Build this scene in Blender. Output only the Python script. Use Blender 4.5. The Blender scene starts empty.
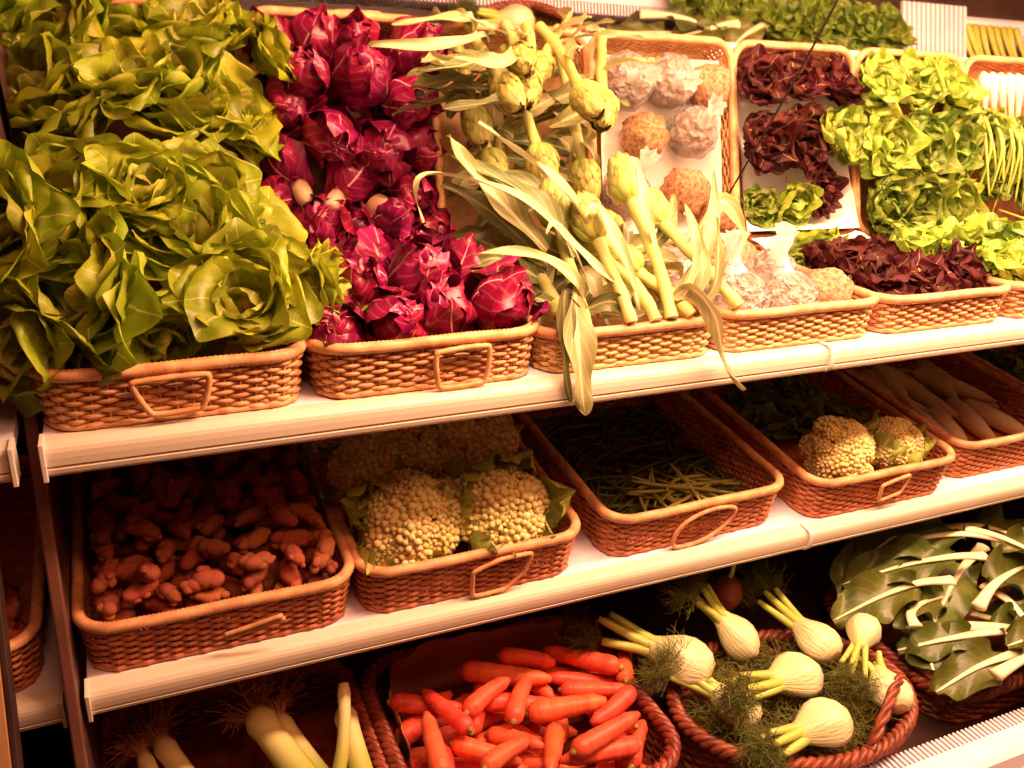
import bpy, math, random
import numpy as np
from mathutils import Vector, Matrix, noise

random.seed(7)
SC = bpy.context.scene
COL = SC.collection
PI = math.pi
Z0 = 1.15                      # height of the upper shelf above the shop floor
SH2_Y, SH2_Z, SH2_T = 0.039, Z0 - 0.426, 0.1327   # middle shelf: front edge and forward slope
DECK_Z = Z0 - 0.80

# ------------------------------------------------------------------ camera
cam_d = bpy.data.cameras.new('camera')
cam = bpy.data.objects.new('camera', cam_d); COL.objects.link(cam)
yaw, pitch, roll = 0.4291, 0.3783, 0.046
fwd = Vector((math.sin(yaw)*math.cos(pitch), math.cos(yaw)*math.cos(pitch), -math.sin(pitch)))
rgt = Vector((math.cos(yaw), -math.sin(yaw), 0)); upv = rgt.cross(fwd)
r2 = math.cos(roll)*rgt + math.sin(roll)*upv
u2 = -math.sin(roll)*rgt + math.cos(roll)*upv
M = Matrix((r2, u2, -fwd)).transposed().to_4x4()
M.translation = (0.1233, -1.1583, Z0 + 0.5085)
cam.matrix_world = M
cam_d.sensor_width = 36; cam_d.lens = 881.3*36/1024; cam_d.clip_start = 0.02
SC.camera = cam

# ------------------------------------------------------------------ light
w = bpy.data.worlds.new('shop_ambient'); SC.world = w; w.use_nodes = True
bg = w.node_tree.nodes['Background']; bg.inputs[0].default_value = (1.0, 0.13, 0.06, 1); bg.inputs[1].default_value = 0.05
def area(name, loc, target, sx, sy, power, col):
    d = bpy.data.lights.new(name, 'AREA'); d.shape = 'RECTANGLE'; d.size = sx; d.size_y = sy; d.energy = power; d.color = col
    o = bpy.data.objects.new(name, d); COL.objects.link(o); o.location = loc
    z = (Vector(loc) - Vector(target)).normalized(); x = Vector((1, 0, 0)); y = z.cross(x)
    o.rotation_euler = Matrix((x, y, z)).transposed().to_euler()
    return o
# fluorescent strip under the canopy of the cabinet, and the shop's ceiling lamps above the aisle
area('canopy_lamp', (2.02, -0.32, Z0+0.80), (2.02, 0.10, Z0), 3.0, 0.12, 106, (1.0, 0.55, 0.32))
area('ceiling_lamp', (1.55, -1.25, Z0+1.70), (1.55, 0.0, Z0-0.4), 3.2, 0.7, 44, (1.0, 0.38, 0.17))
SC.view_settings.view_transform = 'Standard'; SC.view_settings.look = 'None'
SC.view_settings.exposure = 0.0; SC.view_settings.gamma = 1.0; SC.view_settings.use_curve_mapping = False

# ------------------------------------------------------------------ materials
def new_mat(name):
    m = bpy.data.materials.new(name); m.use_nodes = True
    nt = m.node_tree; p = nt.nodes['Principled BSDF']
    return m, nt, p
def nd(nt, t, **kw):
    n = nt.nodes.new(t)
    for k, v in kw.items(): setattr(n, k, v)
    return n
def rgba(c): return (c[0], c[1], c[2], 1)
def mixc(nt, fac, a, b, mode='MIX'):
    n = nd(nt, 'ShaderNodeMix', data_type='RGBA', blend_type=mode)
    for sock, v in ((n.inputs[0], fac), (n.inputs[6], a), (n.inputs[7], b)):
        if hasattr(v, 'is_output'): nt.links.new(v, sock)
        else: sock.default_value = v if isinstance(v, (int, float)) else rgba(v)
    return n.outputs[2]
def noise_fac(nt, scale, lo=0.35, hi=0.65, detail=4, coord='Object', stretch=None):
    tc = nd(nt, 'ShaderNodeTexCoord'); src = tc.outputs[coord]
    if stretch:
        mp = nd(nt, 'ShaderNodeMapping'); mp.inputs['Scale'].default_value = stretch
        nt.links.new(src, mp.inputs[0]); src = mp.outputs[0]
    n = nd(nt, 'ShaderNodeTexNoise'); n.inputs['Scale'].default_value = scale; n.inputs['Detail'].default_value = detail
    nt.links.new(src, n.inputs[0])
    mr = nd(nt, 'ShaderNodeMapRange'); mr.inputs[1].default_value = lo; mr.inputs[2].default_value = hi
    nt.links.new(n.outputs[0], mr.inputs[0])
    return mr.outputs[0], n.outputs[0]
def obj_var(nt, col, dv=0.25, dh=0.02):
    oi = nd(nt, 'ShaderNodeObjectInfo'); h = nd(nt, 'ShaderNodeHueSaturation')
    for idx, (c, s) in {'Hue': (0.5, dh), 'Value': (1.0, dv)}.items():
        mr = nd(nt, 'ShaderNodeMapRange'); mr.inputs[3].default_value = c - s; mr.inputs[4].default_value = c + s
        if idx == 'Hue':
            fr = nd(nt, 'ShaderNodeMath', operation='FRACT'); mu = nd(nt, 'ShaderNodeMath', operation='MULTIPLY'); mu.inputs[1].default_value = 7.3
            nt.links.new(oi.outputs['Random'], mu.inputs[0]); nt.links.new(mu.outputs[0], fr.inputs[0]); nt.links.new(fr.outputs[0], mr.inputs[0])
        else: nt.links.new(oi.outputs['Random'], mr.inputs[0])
        nt.links.new(mr.outputs[0], h.inputs[idx])
    nt.links.new(col, h.inputs['Color'])
    return h.outputs[0]
def bump(nt, p, height, strength=0.3, dist=0.002):
    b = nd(nt, 'ShaderNodeBump'); b.inputs['Strength'].default_value = strength; b.inputs['Distance'].default_value = dist
    nt.links.new(height, b.inputs['Height']); nt.links.new(b.outputs[0], p.inputs['Normal'])
def solid(name, c1, c2=None, rough=0.5, scale=20, var=0.15, hue=0.01, bmp=0.2, bscale=None, metal=0, spec=0.4, stretch=None, sss=0):
    m, nt, p = new_mat(name)
    f, raw = noise_fac(nt, scale, stretch=stretch)
    c = mixc(nt, f, c1, c2 or c1)
    c = obj_var(nt, c, var, hue)
    nt.links.new(c, p.inputs['Base Color'])
    p.inputs['Roughness'].default_value = rough; p.inputs['Metallic'].default_value = metal
    p.inputs['Specular IOR Level'].default_value = spec
    if sss:
        p.inputs['Subsurface Weight'].default_value = sss; p.inputs['Subsurface Radius'].default_value = (0.01, 0.005, 0.002); p.inputs['Subsurface Scale'].default_value = 0.5
    if bmp:
        f2, r2_ = noise_fac(nt, bscale or scale*3, stretch=stretch); bump(nt, p, r2_, bmp)
    return m
def leafmat(name, c1, c2, rib, ribw=0.10, edge=None, edgew=0.75, transl=0.3, rough=0.4, var=0.3, hue=0.02, vein=0.35, ribfade=1.0, spec=0.4, scale=14):
    """UV.x = 0..1 across the leaf (midrib at .5), UV.y = 0..1 base to tip"""
    m, nt, p = new_mat(name)
    uv = nd(nt, 'ShaderNodeUVMap'); sp = nd(nt, 'ShaderNodeSeparateXYZ'); nt.links.new(uv.outputs[0], sp.inputs[0])
    def mth(op, a, b=None):
        n = nd(nt, 'ShaderNodeMath', operation=op)
        for i, v in enumerate((a, b)):
            if v is None: continue
            if hasattr(v, 'is_output'): nt.links.new(v, n.inputs[i])
            else: n.inputs[i].default_value = v
        return n.outputs[0]
    s = mth('ABSOLUTE', mth('SUBTRACT', mth('MULTIPLY', sp.outputs[0], 2.0), 1.0))
    f, raw = noise_fac(nt, scale)
    c = mixc(nt, f, c1, c2)
    # side veins: diagonal waves leaving the midrib
    wv = mth('SINE', mth('MULTIPLY', mth('SUBTRACT', sp.outputs[1], mth('MULTIPLY', s, 0.28)), 46.0))
    wv = mth('MULTIPLY', mth('GREATER_THAN', wv, 0.86), vein)
    c = mixc(nt, wv, c, rib)
    if edge:
        mr = nd(nt, 'ShaderNodeMapRange', interpolation_type='SMOOTHSTEP'); mr.inputs[1].default_value = edgew - 0.3; mr.inputs[2].default_value = edgew + 0.2
        mx = mth('MAXIMUM', s, sp.outputs[1]); ad = mth('ADD', mx, mth('MULTIPLY', mth('SUBTRACT', raw, 0.5), 0.8))
        nt.links.new(ad, mr.inputs[0]); c = mixc(nt, mr.outputs[0], c, edge)
    wd = mth('MULTIPLY', mth('SUBTRACT', 1.0 + 0.15, mth('MULTIPLY', sp.outputs[1], ribfade)), ribw)
    mr = nd(nt, 'ShaderNodeMapRange', interpolation_type='SMOOTHSTEP'); mr.inputs[3].default_value = 1; mr.inputs[4].default_value = 0
    nt.links.new(s, mr.inputs[0]); nt.links.new(mth('MULTIPLY', wd, 0.5), mr.inputs[1]); nt.links.new(mth('MULTIPLY', wd, 1.5), mr.inputs[2])
    c = mixc(nt, mr.outputs[0], c, rib)
    c = obj_var(nt, c, var, hue)
    nt.links.new(c, p.inputs['Base Color']); p.inputs['Roughness'].default_value = rough; p.inputs['Specular IOR Level'].default_value = spec
    f2, r_ = noise_fac(nt, 55); bump(nt, p, mth('ADD', r_, mth('MULTIPLY', wv, 1.2)), 0.5, 0.0025)
    if transl:
        tr = nd(nt, 'ShaderNodeBsdfTranslucent'); nt.links.new(c, tr.inputs[0])
        mx = nd(nt, 'ShaderNodeMixShader'); mx.inputs[0].default_value = transl
        nt.links.new(p.outputs[0], mx.inputs[1]); nt.links.new(tr.outputs[0], mx.inputs[2])
        nt.links.new(mx.outputs[0], nt.nodes['Material Output'].inputs[0])
    return m

MAT = {}
MAT['wicker'] = solid('wicker', (0.74, 0.39, 0.19), (0.50, 0.20, 0.08), 0.55, 45, 0.10, 0.006, 0.3)
MAT['wicker_pale'] = solid('wicker_pale', (0.74, 0.46, 0.22), (0.55, 0.28, 0.11), 0.55, 45, 0.10, 0.006, 0.3)
MAT['wicker_red'] = solid('wicker_red', (0.70, 0.25, 0.11), (0.42, 0.12, 0.05), 0.5, 45, 0.12, 0.006, 0.3)
MAT['rim'] = solid('wicker_rim', (0.76, 0.39, 0.18), (0.55, 0.23, 0.095), 0.5, 45, 0.06, 0.006, 0.3)
MAT['willow_dark'] = solid('willow_dark', (0.30, 0.06, 0.03), (0.13, 0.02, 0.012), 0.4, 45, 0.15, 0.01, 0.3)
MAT['enamel'] = solid('enamel', (0.84, 0.79, 0.88), (0.78, 0.72, 0.82), 0.32, 6, 0.0, 0, 0.03)
MAT['rail'] = solid('rail', (0.77, 0.66, 0.53), (0.71, 0.60, 0.47), 0.30, 8, 0.0, 0, 0.03, stretch=(0.2, 1, 1))
MAT['clip'] = solid('clip_plastic', (0.85, 0.80, 0.72), None, 0.3, 8, 0, 0, 0)
MAT['cap'] = solid('cap_plastic', (0.75, 0.66, 0.58), None, 0.4, 8, 0, 0, 0)
MAT['dark_panel'] = solid('dark_panel', (0.055, 0.022, 0.016), (0.03, 0.012, 0.01), 0.5, 10, 0, 0, 0.05)
MAT['divider'] = solid('divider_panel', (0.10, 0.045, 0.035), (0.06, 0.025, 0.02), 0.4, 10, 0, 0, 0.05)
MAT['divider_edge'] = solid('divider_edge', (0.20, 0.085, 0.06), (0.14, 0.055, 0.04), 0.35, 10, 0, 0, 0.05)
MAT['wood'] = solid('wood_post', (0.45, 0.24, 0.10), (0.34, 0.16, 0.06), 0.45, 8, 0, 0, 0.1, stretch=(1, 1, 0.1))
MAT['floor'] = solid('floor_tile', (0.10, 0.055, 0.04), (0.07, 0.035, 0.025), 0.4, 5, 0, 0, 0.1)
MAT['crack'] = solid('crack_black', (0.02, 0.008, 0.006), None, 0.6, 8, 0, 0, 0)
m, nt, p = new_mat('mirror_glass'); p.inputs['Base Color'].default_value = (0.88, 0.84, 0.80, 1); p.inputs['Metallic'].default_value = 1; p.inputs['Roughness'].default_value = 0.025
MAT['mirror'] = m
MAT['lettuce'] = leafmat('lettuce_leaf', (0.45, 0.50, 0.032), (0.27, 0.36, 0.014), (0.64, 0.64, 0.14), 0.05, None, transl=0.28, rough=0.38, var=0.28, hue=0.018, vein=0.10)
MAT['lettuce_heart'] = leafmat('lettuce_heart_leaf', (0.66, 0.66, 0.12), (0.50, 0.54, 0.06), (0.80, 0.80, 0.40), 0.12, None, transl=0.28, rough=0.38, var=0.2, hue=0.015, vein=0.2)
MAT['radicchio'] = leafmat('radicchio_leaf', (0.34, 0.006, 0.080), (0.17, 0.003, 0.035), (0.80, 0.40, 0.40), 0.035, None, transl=0.06, rough=0.30, var=0.35, hue=0.015, vein=0.12, ribfade=0.75)
MAT['radicchio_root'] = solid('radicchio_root', (0.85, 0.62, 0.45), (0.70, 0.40, 0.25), 0.5, 30, 0.1)
MAT['art_bract'] = leafmat('artichoke_bract', (0.46, 0.50, 0.10), (0.36, 0.40, 0.07), (0.56, 0.55, 0.20), 0.2, (0.34, 0.17, 0.07), 0.98, transl=0.08, rough=0.5, var=0.2, hue=0.02, vein=0.1)
MAT['art_leaf'] = leafmat('artichoke_leaf', (0.42, 0.40, 0.17), (0.30, 0.30, 0.10), (0.78, 0.70, 0.38), 0.16, None, transl=0.22, rough=0.5, var=0.25, hue=0.02, vein=0.35, ribfade=0.6)
MAT['art_leaf_dark'] = leafmat('artichoke_leaf_dark', (0.20, 0.21, 0.07), (0.13, 0.15, 0.04), (0.50, 0.45, 0.22), 0.12, None, transl=0.18, rough=0.5, var=0.25, hue=0.02, vein=0.35, ribfade=0.7)
MAT['art_leaf_pale'] = leafmat('artichoke_leaf_pale', (0.66, 0.60, 0.32), (0.52, 0.48, 0.22), (0.82, 0.74, 0.46), 0.14, None, transl=0.2, rough=0.5, var=0.15, hue=0.015, vein=0.3, ribfade=0.7)
MAT['art_stem'] = solid('artichoke_stem', (0.60, 0.60, 0.20), (0.48, 0.47, 0.12), 0.5, 18, 0.12, 0.01, 0.4, 40, stretch=(3, 3, 0.4))
MAT['cut'] = solid('cut_face', (0.62, 0.42, 0.20), (0.45, 0.26, 0.10), 0.6, 60, 0.1)
MAT['celeriac'] = solid('celeriac_skin', (0.60, 0.34, 0.17), (0.22, 0.09, 0.035), 0.75, 7, 0.15, 0.01, 1.0, 26)
MAT['redleaf'] = leafmat('red_lettuce_leaf', (0.085, 0.09, 0.014), (0.10, 0.022, 0.010), (0.32, 0.26, 0.09), 0.05, (0.060, 0.007, 0.007), 0.5, transl=0.2, rough=0.6, var=0.3, hue=0.02, vein=0.1, spec=0.2)
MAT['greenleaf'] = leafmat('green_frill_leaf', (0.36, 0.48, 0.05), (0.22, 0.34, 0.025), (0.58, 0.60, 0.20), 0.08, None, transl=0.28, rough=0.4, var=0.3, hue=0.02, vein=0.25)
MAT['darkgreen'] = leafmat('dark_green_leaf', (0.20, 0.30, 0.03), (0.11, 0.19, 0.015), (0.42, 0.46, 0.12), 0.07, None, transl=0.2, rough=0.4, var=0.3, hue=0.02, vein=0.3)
MAT['green_stem'] = solid('green_stem', (0.46, 0.50, 0.10), (0.34, 0.40, 0.06), 0.45, 30, 0.15)
MAT['white_bulb'] = solid('white_bulb', (0.88, 0.82, 0.62), (0.78, 0.72, 0.48), 0.35, 20, 0.08, 0.01, 0.1)
MAT['curd'] = solid('cauliflower_curd', (0.84, 0.74, 0.34), (0.66, 0.52, 0.18), 0.7, 40, 0.12, 0.012, 0.5, 220)
MAT['cauli_leaf'] = leafmat('cauliflower_leaf', (0.50, 0.54, 0.10), (0.34, 0.42, 0.06), (0.78, 0.74, 0.40), 0.16, None, transl=0.2, rough=0.45, var=0.2, hue=0.02, vein=0.35)
MAT['tuber'] = solid('tuber_skin', (0.54, 0.14, 0.055), (0.27, 0.052, 0.02), 0.36, 28, 0.3, 0.012, 0.6, 90)
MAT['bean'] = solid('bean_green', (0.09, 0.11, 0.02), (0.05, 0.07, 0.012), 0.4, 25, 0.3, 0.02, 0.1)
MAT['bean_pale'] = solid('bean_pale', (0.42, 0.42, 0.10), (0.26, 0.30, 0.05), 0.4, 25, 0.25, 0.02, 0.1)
MAT['carrot'] = solid('carrot_skin', (0.84, 0.125, 0.055), (0.68, 0.075, 0.035), 0.45, 16, 0.16, 0.008, 0.8, 50, stretch=(3.0, 0.5, 0.5))
MAT['carrot_end'] = solid('carrot_crown', (0.36, 0.24, 0.05), (0.22, 0.10, 0.03), 0.6, 80, 0.2)
MAT['paper'] = solid('kraft_paper', (0.42, 0.19, 0.085), (0.33, 0.14, 0.06), 0.7, 10, 0, 0, 0.3)
MAT['tissue'] = solid('white_tissue', (0.90, 0.86, 0.80), None, 0.6, 10, 0, 0, 0.3)
m, nt, p = new_mat('fennel_bulb'); uv = nd(nt, 'ShaderNodeUVMap'); sp = nd(nt, 'ShaderNodeSeparateXYZ'); nt.links.new(uv.outputs[0], sp.inputs[0])
rp = nd(nt, 'ShaderNodeValToRGB'); nt.links.new(sp.outputs[1], rp.inputs[0])
rp.color_ramp.elements[0].position = 0.45; rp.color_ramp.elements[0].color = (0.84, 0.78, 0.54, 1); rp.color_ramp.elements[1].color = (0.46, 0.50, 0.12, 1)
wv = nd(nt, 'ShaderNodeTexNoise'); wv.inputs['Scale'].default_value = 14; mp_ = nd(nt, 'ShaderNodeMapping'); mp_.inputs['Scale'].default_value = (3.5, 0.35, 1); nt.links.new(uv.outputs[0], mp_.inputs[0]); nt.links.new(mp_.outputs[0], wv.inputs[0])
nt.links.new(mixc(nt, wv.outputs[0], rp.outputs[0], (0.62, 0.58, 0.26)), p.inputs['Base Color']); p.inputs['Roughness'].default_value = 0.36; bump(nt, p, wv.outputs[0], 0.6, 0.004)
MAT['fennel'] = m
MAT['fennel_stalk'] = solid('fennel_stalk', (0.56, 0.58, 0.15), (0.42, 0.47, 0.08), 0.38, 14, 0.15, 0.01, 0.3, 40, stretch=(3, 3, 0.3))
MAT['frond'] = solid('frond', (0.15, 0.15, 0.022), (0.07, 0.085, 0.010), 0.6, 14, 0.25, 0.01, 0)
MAT['chard'] = leafmat('chard_blade', (0.115, 0.13, 0.020), (0.06, 0.078, 0.010), (0.50, 0.48, 0.20), 0.03, None, transl=0.15, rough=0.36, var=0.3, hue=0.02, vein=0.06)
MAT['chard_stem'] = solid('chard_stem', (0.86, 0.78, 0.52), (0.74, 0.66, 0.36), 0.35, 12, 0.08, 0.01, 0.3, 30, stretch=(2, 2, 0.4))
MAT['leek_root'] = solid('leek_root', (0.58, 0.28, 0.14), (0.38, 0.15, 0.07), 0.8, 30, 0.1, 0, 0)
MAT['beet'] = solid('beet_skin', (0.28, 0.07, 0.045), (0.16, 0.03, 0.02), 0.55, 20, 0.1)
MAT['radish'] = solid('white_radish', (0.78, 0.62, 0.42), (0.62, 0.44, 0.26), 0.4, 14, 0.1)
MAT['celery'] = solid('celery_stalk', (0.60, 0.58, 0.12), (0.46, 0.46, 0.06), 0.4, 14, 0.12)
# leek: white shaft turning green along its length (UV.y)
m, nt, p = new_mat('leek_shaft'); uv = nd(nt, 'ShaderNodeUVMap'); sp = nd(nt, 'ShaderNodeSeparateXYZ'); nt.links.new(uv.outputs[0], sp.inputs[0])
rp = nd(nt, 'ShaderNodeValToRGB'); nt.links.new(sp.outputs[1], rp.inputs[0])
rp.color_ramp.elements[0].color = (0.80, 0.60, 0.32, 1); rp.color_ramp.elements[1].color = (0.20, 0.26, 0.03, 1)
e = rp.color_ramp.elements.new(0.35); e.color = (0.66, 0.60, 0.22, 1); e = rp.color_ramp.elements.new(0.6); e.color = (0.44, 0.46, 0.07, 1)
nt.links.new(rp.outputs[0], p.inputs['Base Color']); p.inputs['Roughness'].default_value = 0.35
MAT['leek'] = m
# clear plastic wrap
m, nt, p = new_mat('plastic_wrap')
p.inputs['Base Color'].default_value = (0.92, 0.90, 0.88, 1); p.inputs['Roughness'].default_value = 0.16; p.inputs['Specular IOR Level'].default_value = 0.8
f, raw = noise_fac(nt, 3.2, 0.3, 0.7, 5); bump(nt, p, raw, 1.0, 0.15)
tp = nd(nt, 'ShaderNodeBsdfTransparent'); mx = nd(nt, 'ShaderNodeMixShader'); mr = nd(nt, 'ShaderNodeMapRange'); mr.inputs[3].default_value = 0.22; mr.inputs[4].default_value = 0.80
nt.links.new(f, mr.inputs[0]); nt.links.new(mr.outputs[0], mx.inputs[0]); nt.links.new(tp.outputs[0], mx.inputs[1]); nt.links.new(p.outputs[0], mx.inputs[2])
nt.links.new(mx.outputs[0], nt.nodes['Material Output'].inputs[0])
MAT['plastic'] = m

# ------------------------------------------------------------------ mesh helpers
class MB:
    def __init__(s): s.v = []; s.f = []; s.uv = []
    def add(s, verts, faces, uvs=None):
        b = len(s.v); s.v += [tuple(v) for v in verts]; s.f += [tuple(b+i for i in f) for f in faces]
        s.uv += list(uvs) if uvs else [(0, 0)]*len(verts)
    def box(s, x0, x1, y0, y1, z0, z1):
        v = [(x, y, z) for z in (z0, z1) for y in (y0, y1) for x in (x0, x1)]
        s.add(v, [(0, 2, 3, 1), (4, 5, 7, 6), (0, 1, 5, 4), (2, 6, 7, 3), (0, 4, 6, 2), (1, 3, 7, 5)])
    def tube(s, pts, rad, n=6, closed=False, flat=1.0, caps=True):
        P = [Vector(p) for p in pts]; N = len(P)
        if not hasattr(rad, '__len__'): rad = [rad]*N
        verts = []; uvs = []
        t0 = (P[1]-P[-1] if closed else P[1]-P[0]).normalized()
        a = Vector((0, 0, 1)) if abs(t0.z) < 0.9 else Vector((1, 0, 0))
        nrm = (a - t0*a.dot(t0)).normalized()
        for i in range(N):
            if closed: t = P[(i+1) % N]-P[i-1]
            else: t = P[min(i+1, N-1)]-P[max(i-1, 0)]
            t.normalize(); nrm = nrm - t*nrm.dot(t)
            nrm.normalize(); b = t.cross(nrm)
            for k in range(n):
                an = 2*PI*k/n
                verts.append(P[i] + (nrm*math.cos(an)*flat + b*math.sin(an))*rad[i]); uvs.append((k/n, i/(N-1)))
        faces = []
        for i in range(N if closed else N-1):
            j = (i+1) % N
            for k in range(n):
                l = (k+1) % n; faces.append((i*n+k, i*n+l, j*n+l, j*n+k))
        if not closed and caps:
            faces.append(tuple(range(n-1, -1, -1))); faces.append(tuple((N-1)*n+k for k in range(n)))
        s.add(verts, faces, uvs)
    def mesh(s, name, smooth=True):
        me = bpy.data.meshes.new(name); me.from_pydata(s.v, [], s.f)
        uvl = me.uv_layers.new(name='UVMap')
        idx = np.empty(len(me.loops), dtype=np.int32); me.loops.foreach_get('vertex_index', idx)
        uvl.data.foreach_set('uv', np.array(s.uv, dtype=np.float32)[idx].ravel())
        if smooth: me.polygons.foreach_set('use_smooth', [True]*len(me.polygons))
        me.update(); return me
def link(name, me, mat=None, parent=None, mw=None):
    o = bpy.data.objects.new(name, me); COL.objects.link(o)
    if mat and me and not me.materials: me.materials.append(MAT[mat] if isinstance(mat, str) else mat)
    if parent: o.parent = parent
    if mw is not None: o.matrix_basis = mw
    return o
def tag(o, label, cat, group=None):
    o['label'] = label; o['category'] = cat
    if group: o['group'] = group
    return o
def thing(name, label, cat, mw=None, group=None):
    o = bpy.data.objects.new(name, None); COL.objects.link(o); o.empty_display_size = 0.02
    if mw is not None: o.matrix_basis = mw
    return tag(o, label, cat, group)
def struct(o): o['kind'] = 'structure'; return o
def T(*a): return Matrix.Translation(Vector(a))
def RX(a): return Matrix.Rotation(a, 4, 'X')
def RY(a): return Matrix.Rotation(a, 4, 'Y')
def RZ(a): return Matrix.Rotation(a, 4, 'Z')
def S(a, b=None, c=None): return Matrix.Diagonal((a, b or a, c or a, 1))
def aim(d, roll=0.0):
    """rotation taking local +Z to direction d"""
    return Vector(d).normalized().to_track_quat('Z', 'Y').to_matrix().to_4x4() @ RZ(roll)
def W(x, y, z): return Vector((x, y, z + Z0))           # coordinates from the upper shelf's front left corner
def catmull(P, n, closed=False):
    P = [Vector(p) for p in P]; N = len(P); out = []
    segs = N if closed else N-1
    for i in range(segs):
        g = (lambda k: P[k % N]) if closed else (lambda k: P[max(0, min(N-1, k))])
        p0, p1, p2, p3 = g(i-1), g(i), g(i+1), g(i+2)
        for k in range(n):
            t = k/n
            out.append(0.5*((2*p1) + (p2-p0)*t + (2*p0-5*p1+4*p2-p3)*t*t + (3*p1-p0-3*p2+p3)*t**3))
    if not closed: out.append(P[-1])
    return out
def icosphere(sub):
    import bmesh
    bm = bmesh.new(); bmesh.ops.create_icosphere(bm, subdivisions=sub, radius=1)
    v = [x.co.copy() for x in bm.verts]; f = [tuple(q.index for q in fc.verts) for fc in bm.faces]; bm.free(); return v, f
ICO1, ICO2, ICO3 = icosphere(1), icosphere(2), icosphere(3)

def leaf_mesh(name, L, Wd, phi0, phi1, cup=0.8, ruf=0.0, seed=0, nu=8, nv=9, peak=0.62, base=0.25, freq=9, wob=0.1, edge=0.0, fan=0.0, crinkle=0.0):
    """leaf growing from the origin: spine leans phi (rad) from +Z towards +Y, inner face looks back to the axis"""
    rnd = random.Random(seed); mb = MB()
    verts = []; uvs = []
    ph = rnd.uniform(0, 6); ph2 = rnd.uniform(0, 6); tw = rnd.uniform(-wob, wob); dp = phi1-phi0
    if abs(dp) < 1e-3: dp = 1e-3
    for j in range(nv+1):
        t = j/nv
        if t < peak: w_ = base + (1-base)*math.sin(t/peak*PI/2)
        elif fan: w_ = 1-0.30*((t-peak)/(1-peak))**2
        else: w_ = max(0.06, math.sqrt(max(0.0, 1-((t-peak)/(1-peak+0.02))**2)))
        w_ = w_*Wd/2*(1+0.06*math.sin(t*11+ph2))
        for i in range(nu+1):
            s_ = -1+2*i/nu; e2 = s_*s_
            te = t*(1-fan*e2*(0.35+0.65*t)) * (1 + 0.05*t*math.sin(s_*5+ph))
            phi = phi0+dp*te; y = L*(math.cos(phi0)-math.cos(phi))/dp; z = L*(math.sin(phi)-math.sin(phi0))/dp
            ny, nz = -math.cos(phi), math.sin(phi)             # inner normal (towards the axis)
            c = cup if cup > 0.05 else 0.05
            lat = w_*math.sin(s_*c)/c; off = w_*(1-math.cos(s_*c))/c
            rim_ = max(e2, t*t)
            off += ruf*L*(rim_*0.8+0.1)*math.sin(freq*t+ph+s_*2.6) + ruf*0.5*L*rim_*math.sin(freq*1.9*t+ph2-s_*4.3)
            off += tw*lat + noise.noise(Vector((s_*1.7+seed*3.1, t*2.2, 0.3)))*0.05*L*t + crinkle*L*noise.noise(Vector((s_*3.6+seed, t*5.5, 4.0)))
            if edge: lat += edge*L*e2*math.sin(freq*3*t+ph2)*(1 if s_ > 0 else -1)*0.5
            verts.append((lat, y+ny*off, z+nz*off)); uvs.append((i/nu, t))
    faces = [(j*(nu+1)+i, j*(nu+1)+i+1, (j+1)*(nu+1)+i+1, (j+1)*(nu+1)+i) for j in range(nv) for i in range(nu)]
    mb.add(verts, faces, uvs)
    return mb.mesh(name)
def ribbon_leaf(name, pts, width, nrm, cup=0.5, ruf=0.05, seed=0, n=6, nu=6, twist=0.0, peak=0.4, tip=0.05, base=0.25):
    """long leaf whose midrib runs through world points"""
    rnd = random.Random(seed); P = catmull(pts, n); N = len(P); mb = MB(); verts = []; uvs = []
    nr = Vector(nrm).normalized(); ph = rnd.uniform(0, 6)
    for j in range(N):
        t = j/(N-1); tan = (P[min(j+1, N-1)]-P[max(j-1, 0)]).normalized()
        nr = (nr - tan*nr.dot(tan)).normalized(); side = tan.cross(nr)
        a = twist*t; n2 = nr*math.cos(a)+side*math.sin(a); s2 = tan.cross(n2)
        w_ = (base+(1-base)*math.sin(min(1, t/peak)*PI/2)) if t < peak else (tip+(1-tip)*math.cos((t-peak)/(1-peak)*PI/2))
        w_ *= width/2*(1+0.15*math.sin(t*13+ph))
        for i in range(nu+1):
            s_ = -1+2*i/nu
            verts.append(P[j] + s2*(w_*math.sin(s_*cup)/cup) + n2*(w_*(1-math.cos(s_*cup))/cup + ruf*width*s_*s_*math.sin(t*14+ph+s_*2)))
            uvs.append((i/nu, t))
    faces = [(j*(nu+1)+i, j*(nu+1)+i+1, (j+1)*(nu+1)+i+1, (j+1)*(nu+1)+i) for j in range(N-1) for i in range(nu)]
    mb.add(verts, faces, uvs); return mb.mesh(name)
def rebase(parent_mw, me):
    me.transform(parent_mw.inverted()); return me

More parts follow.
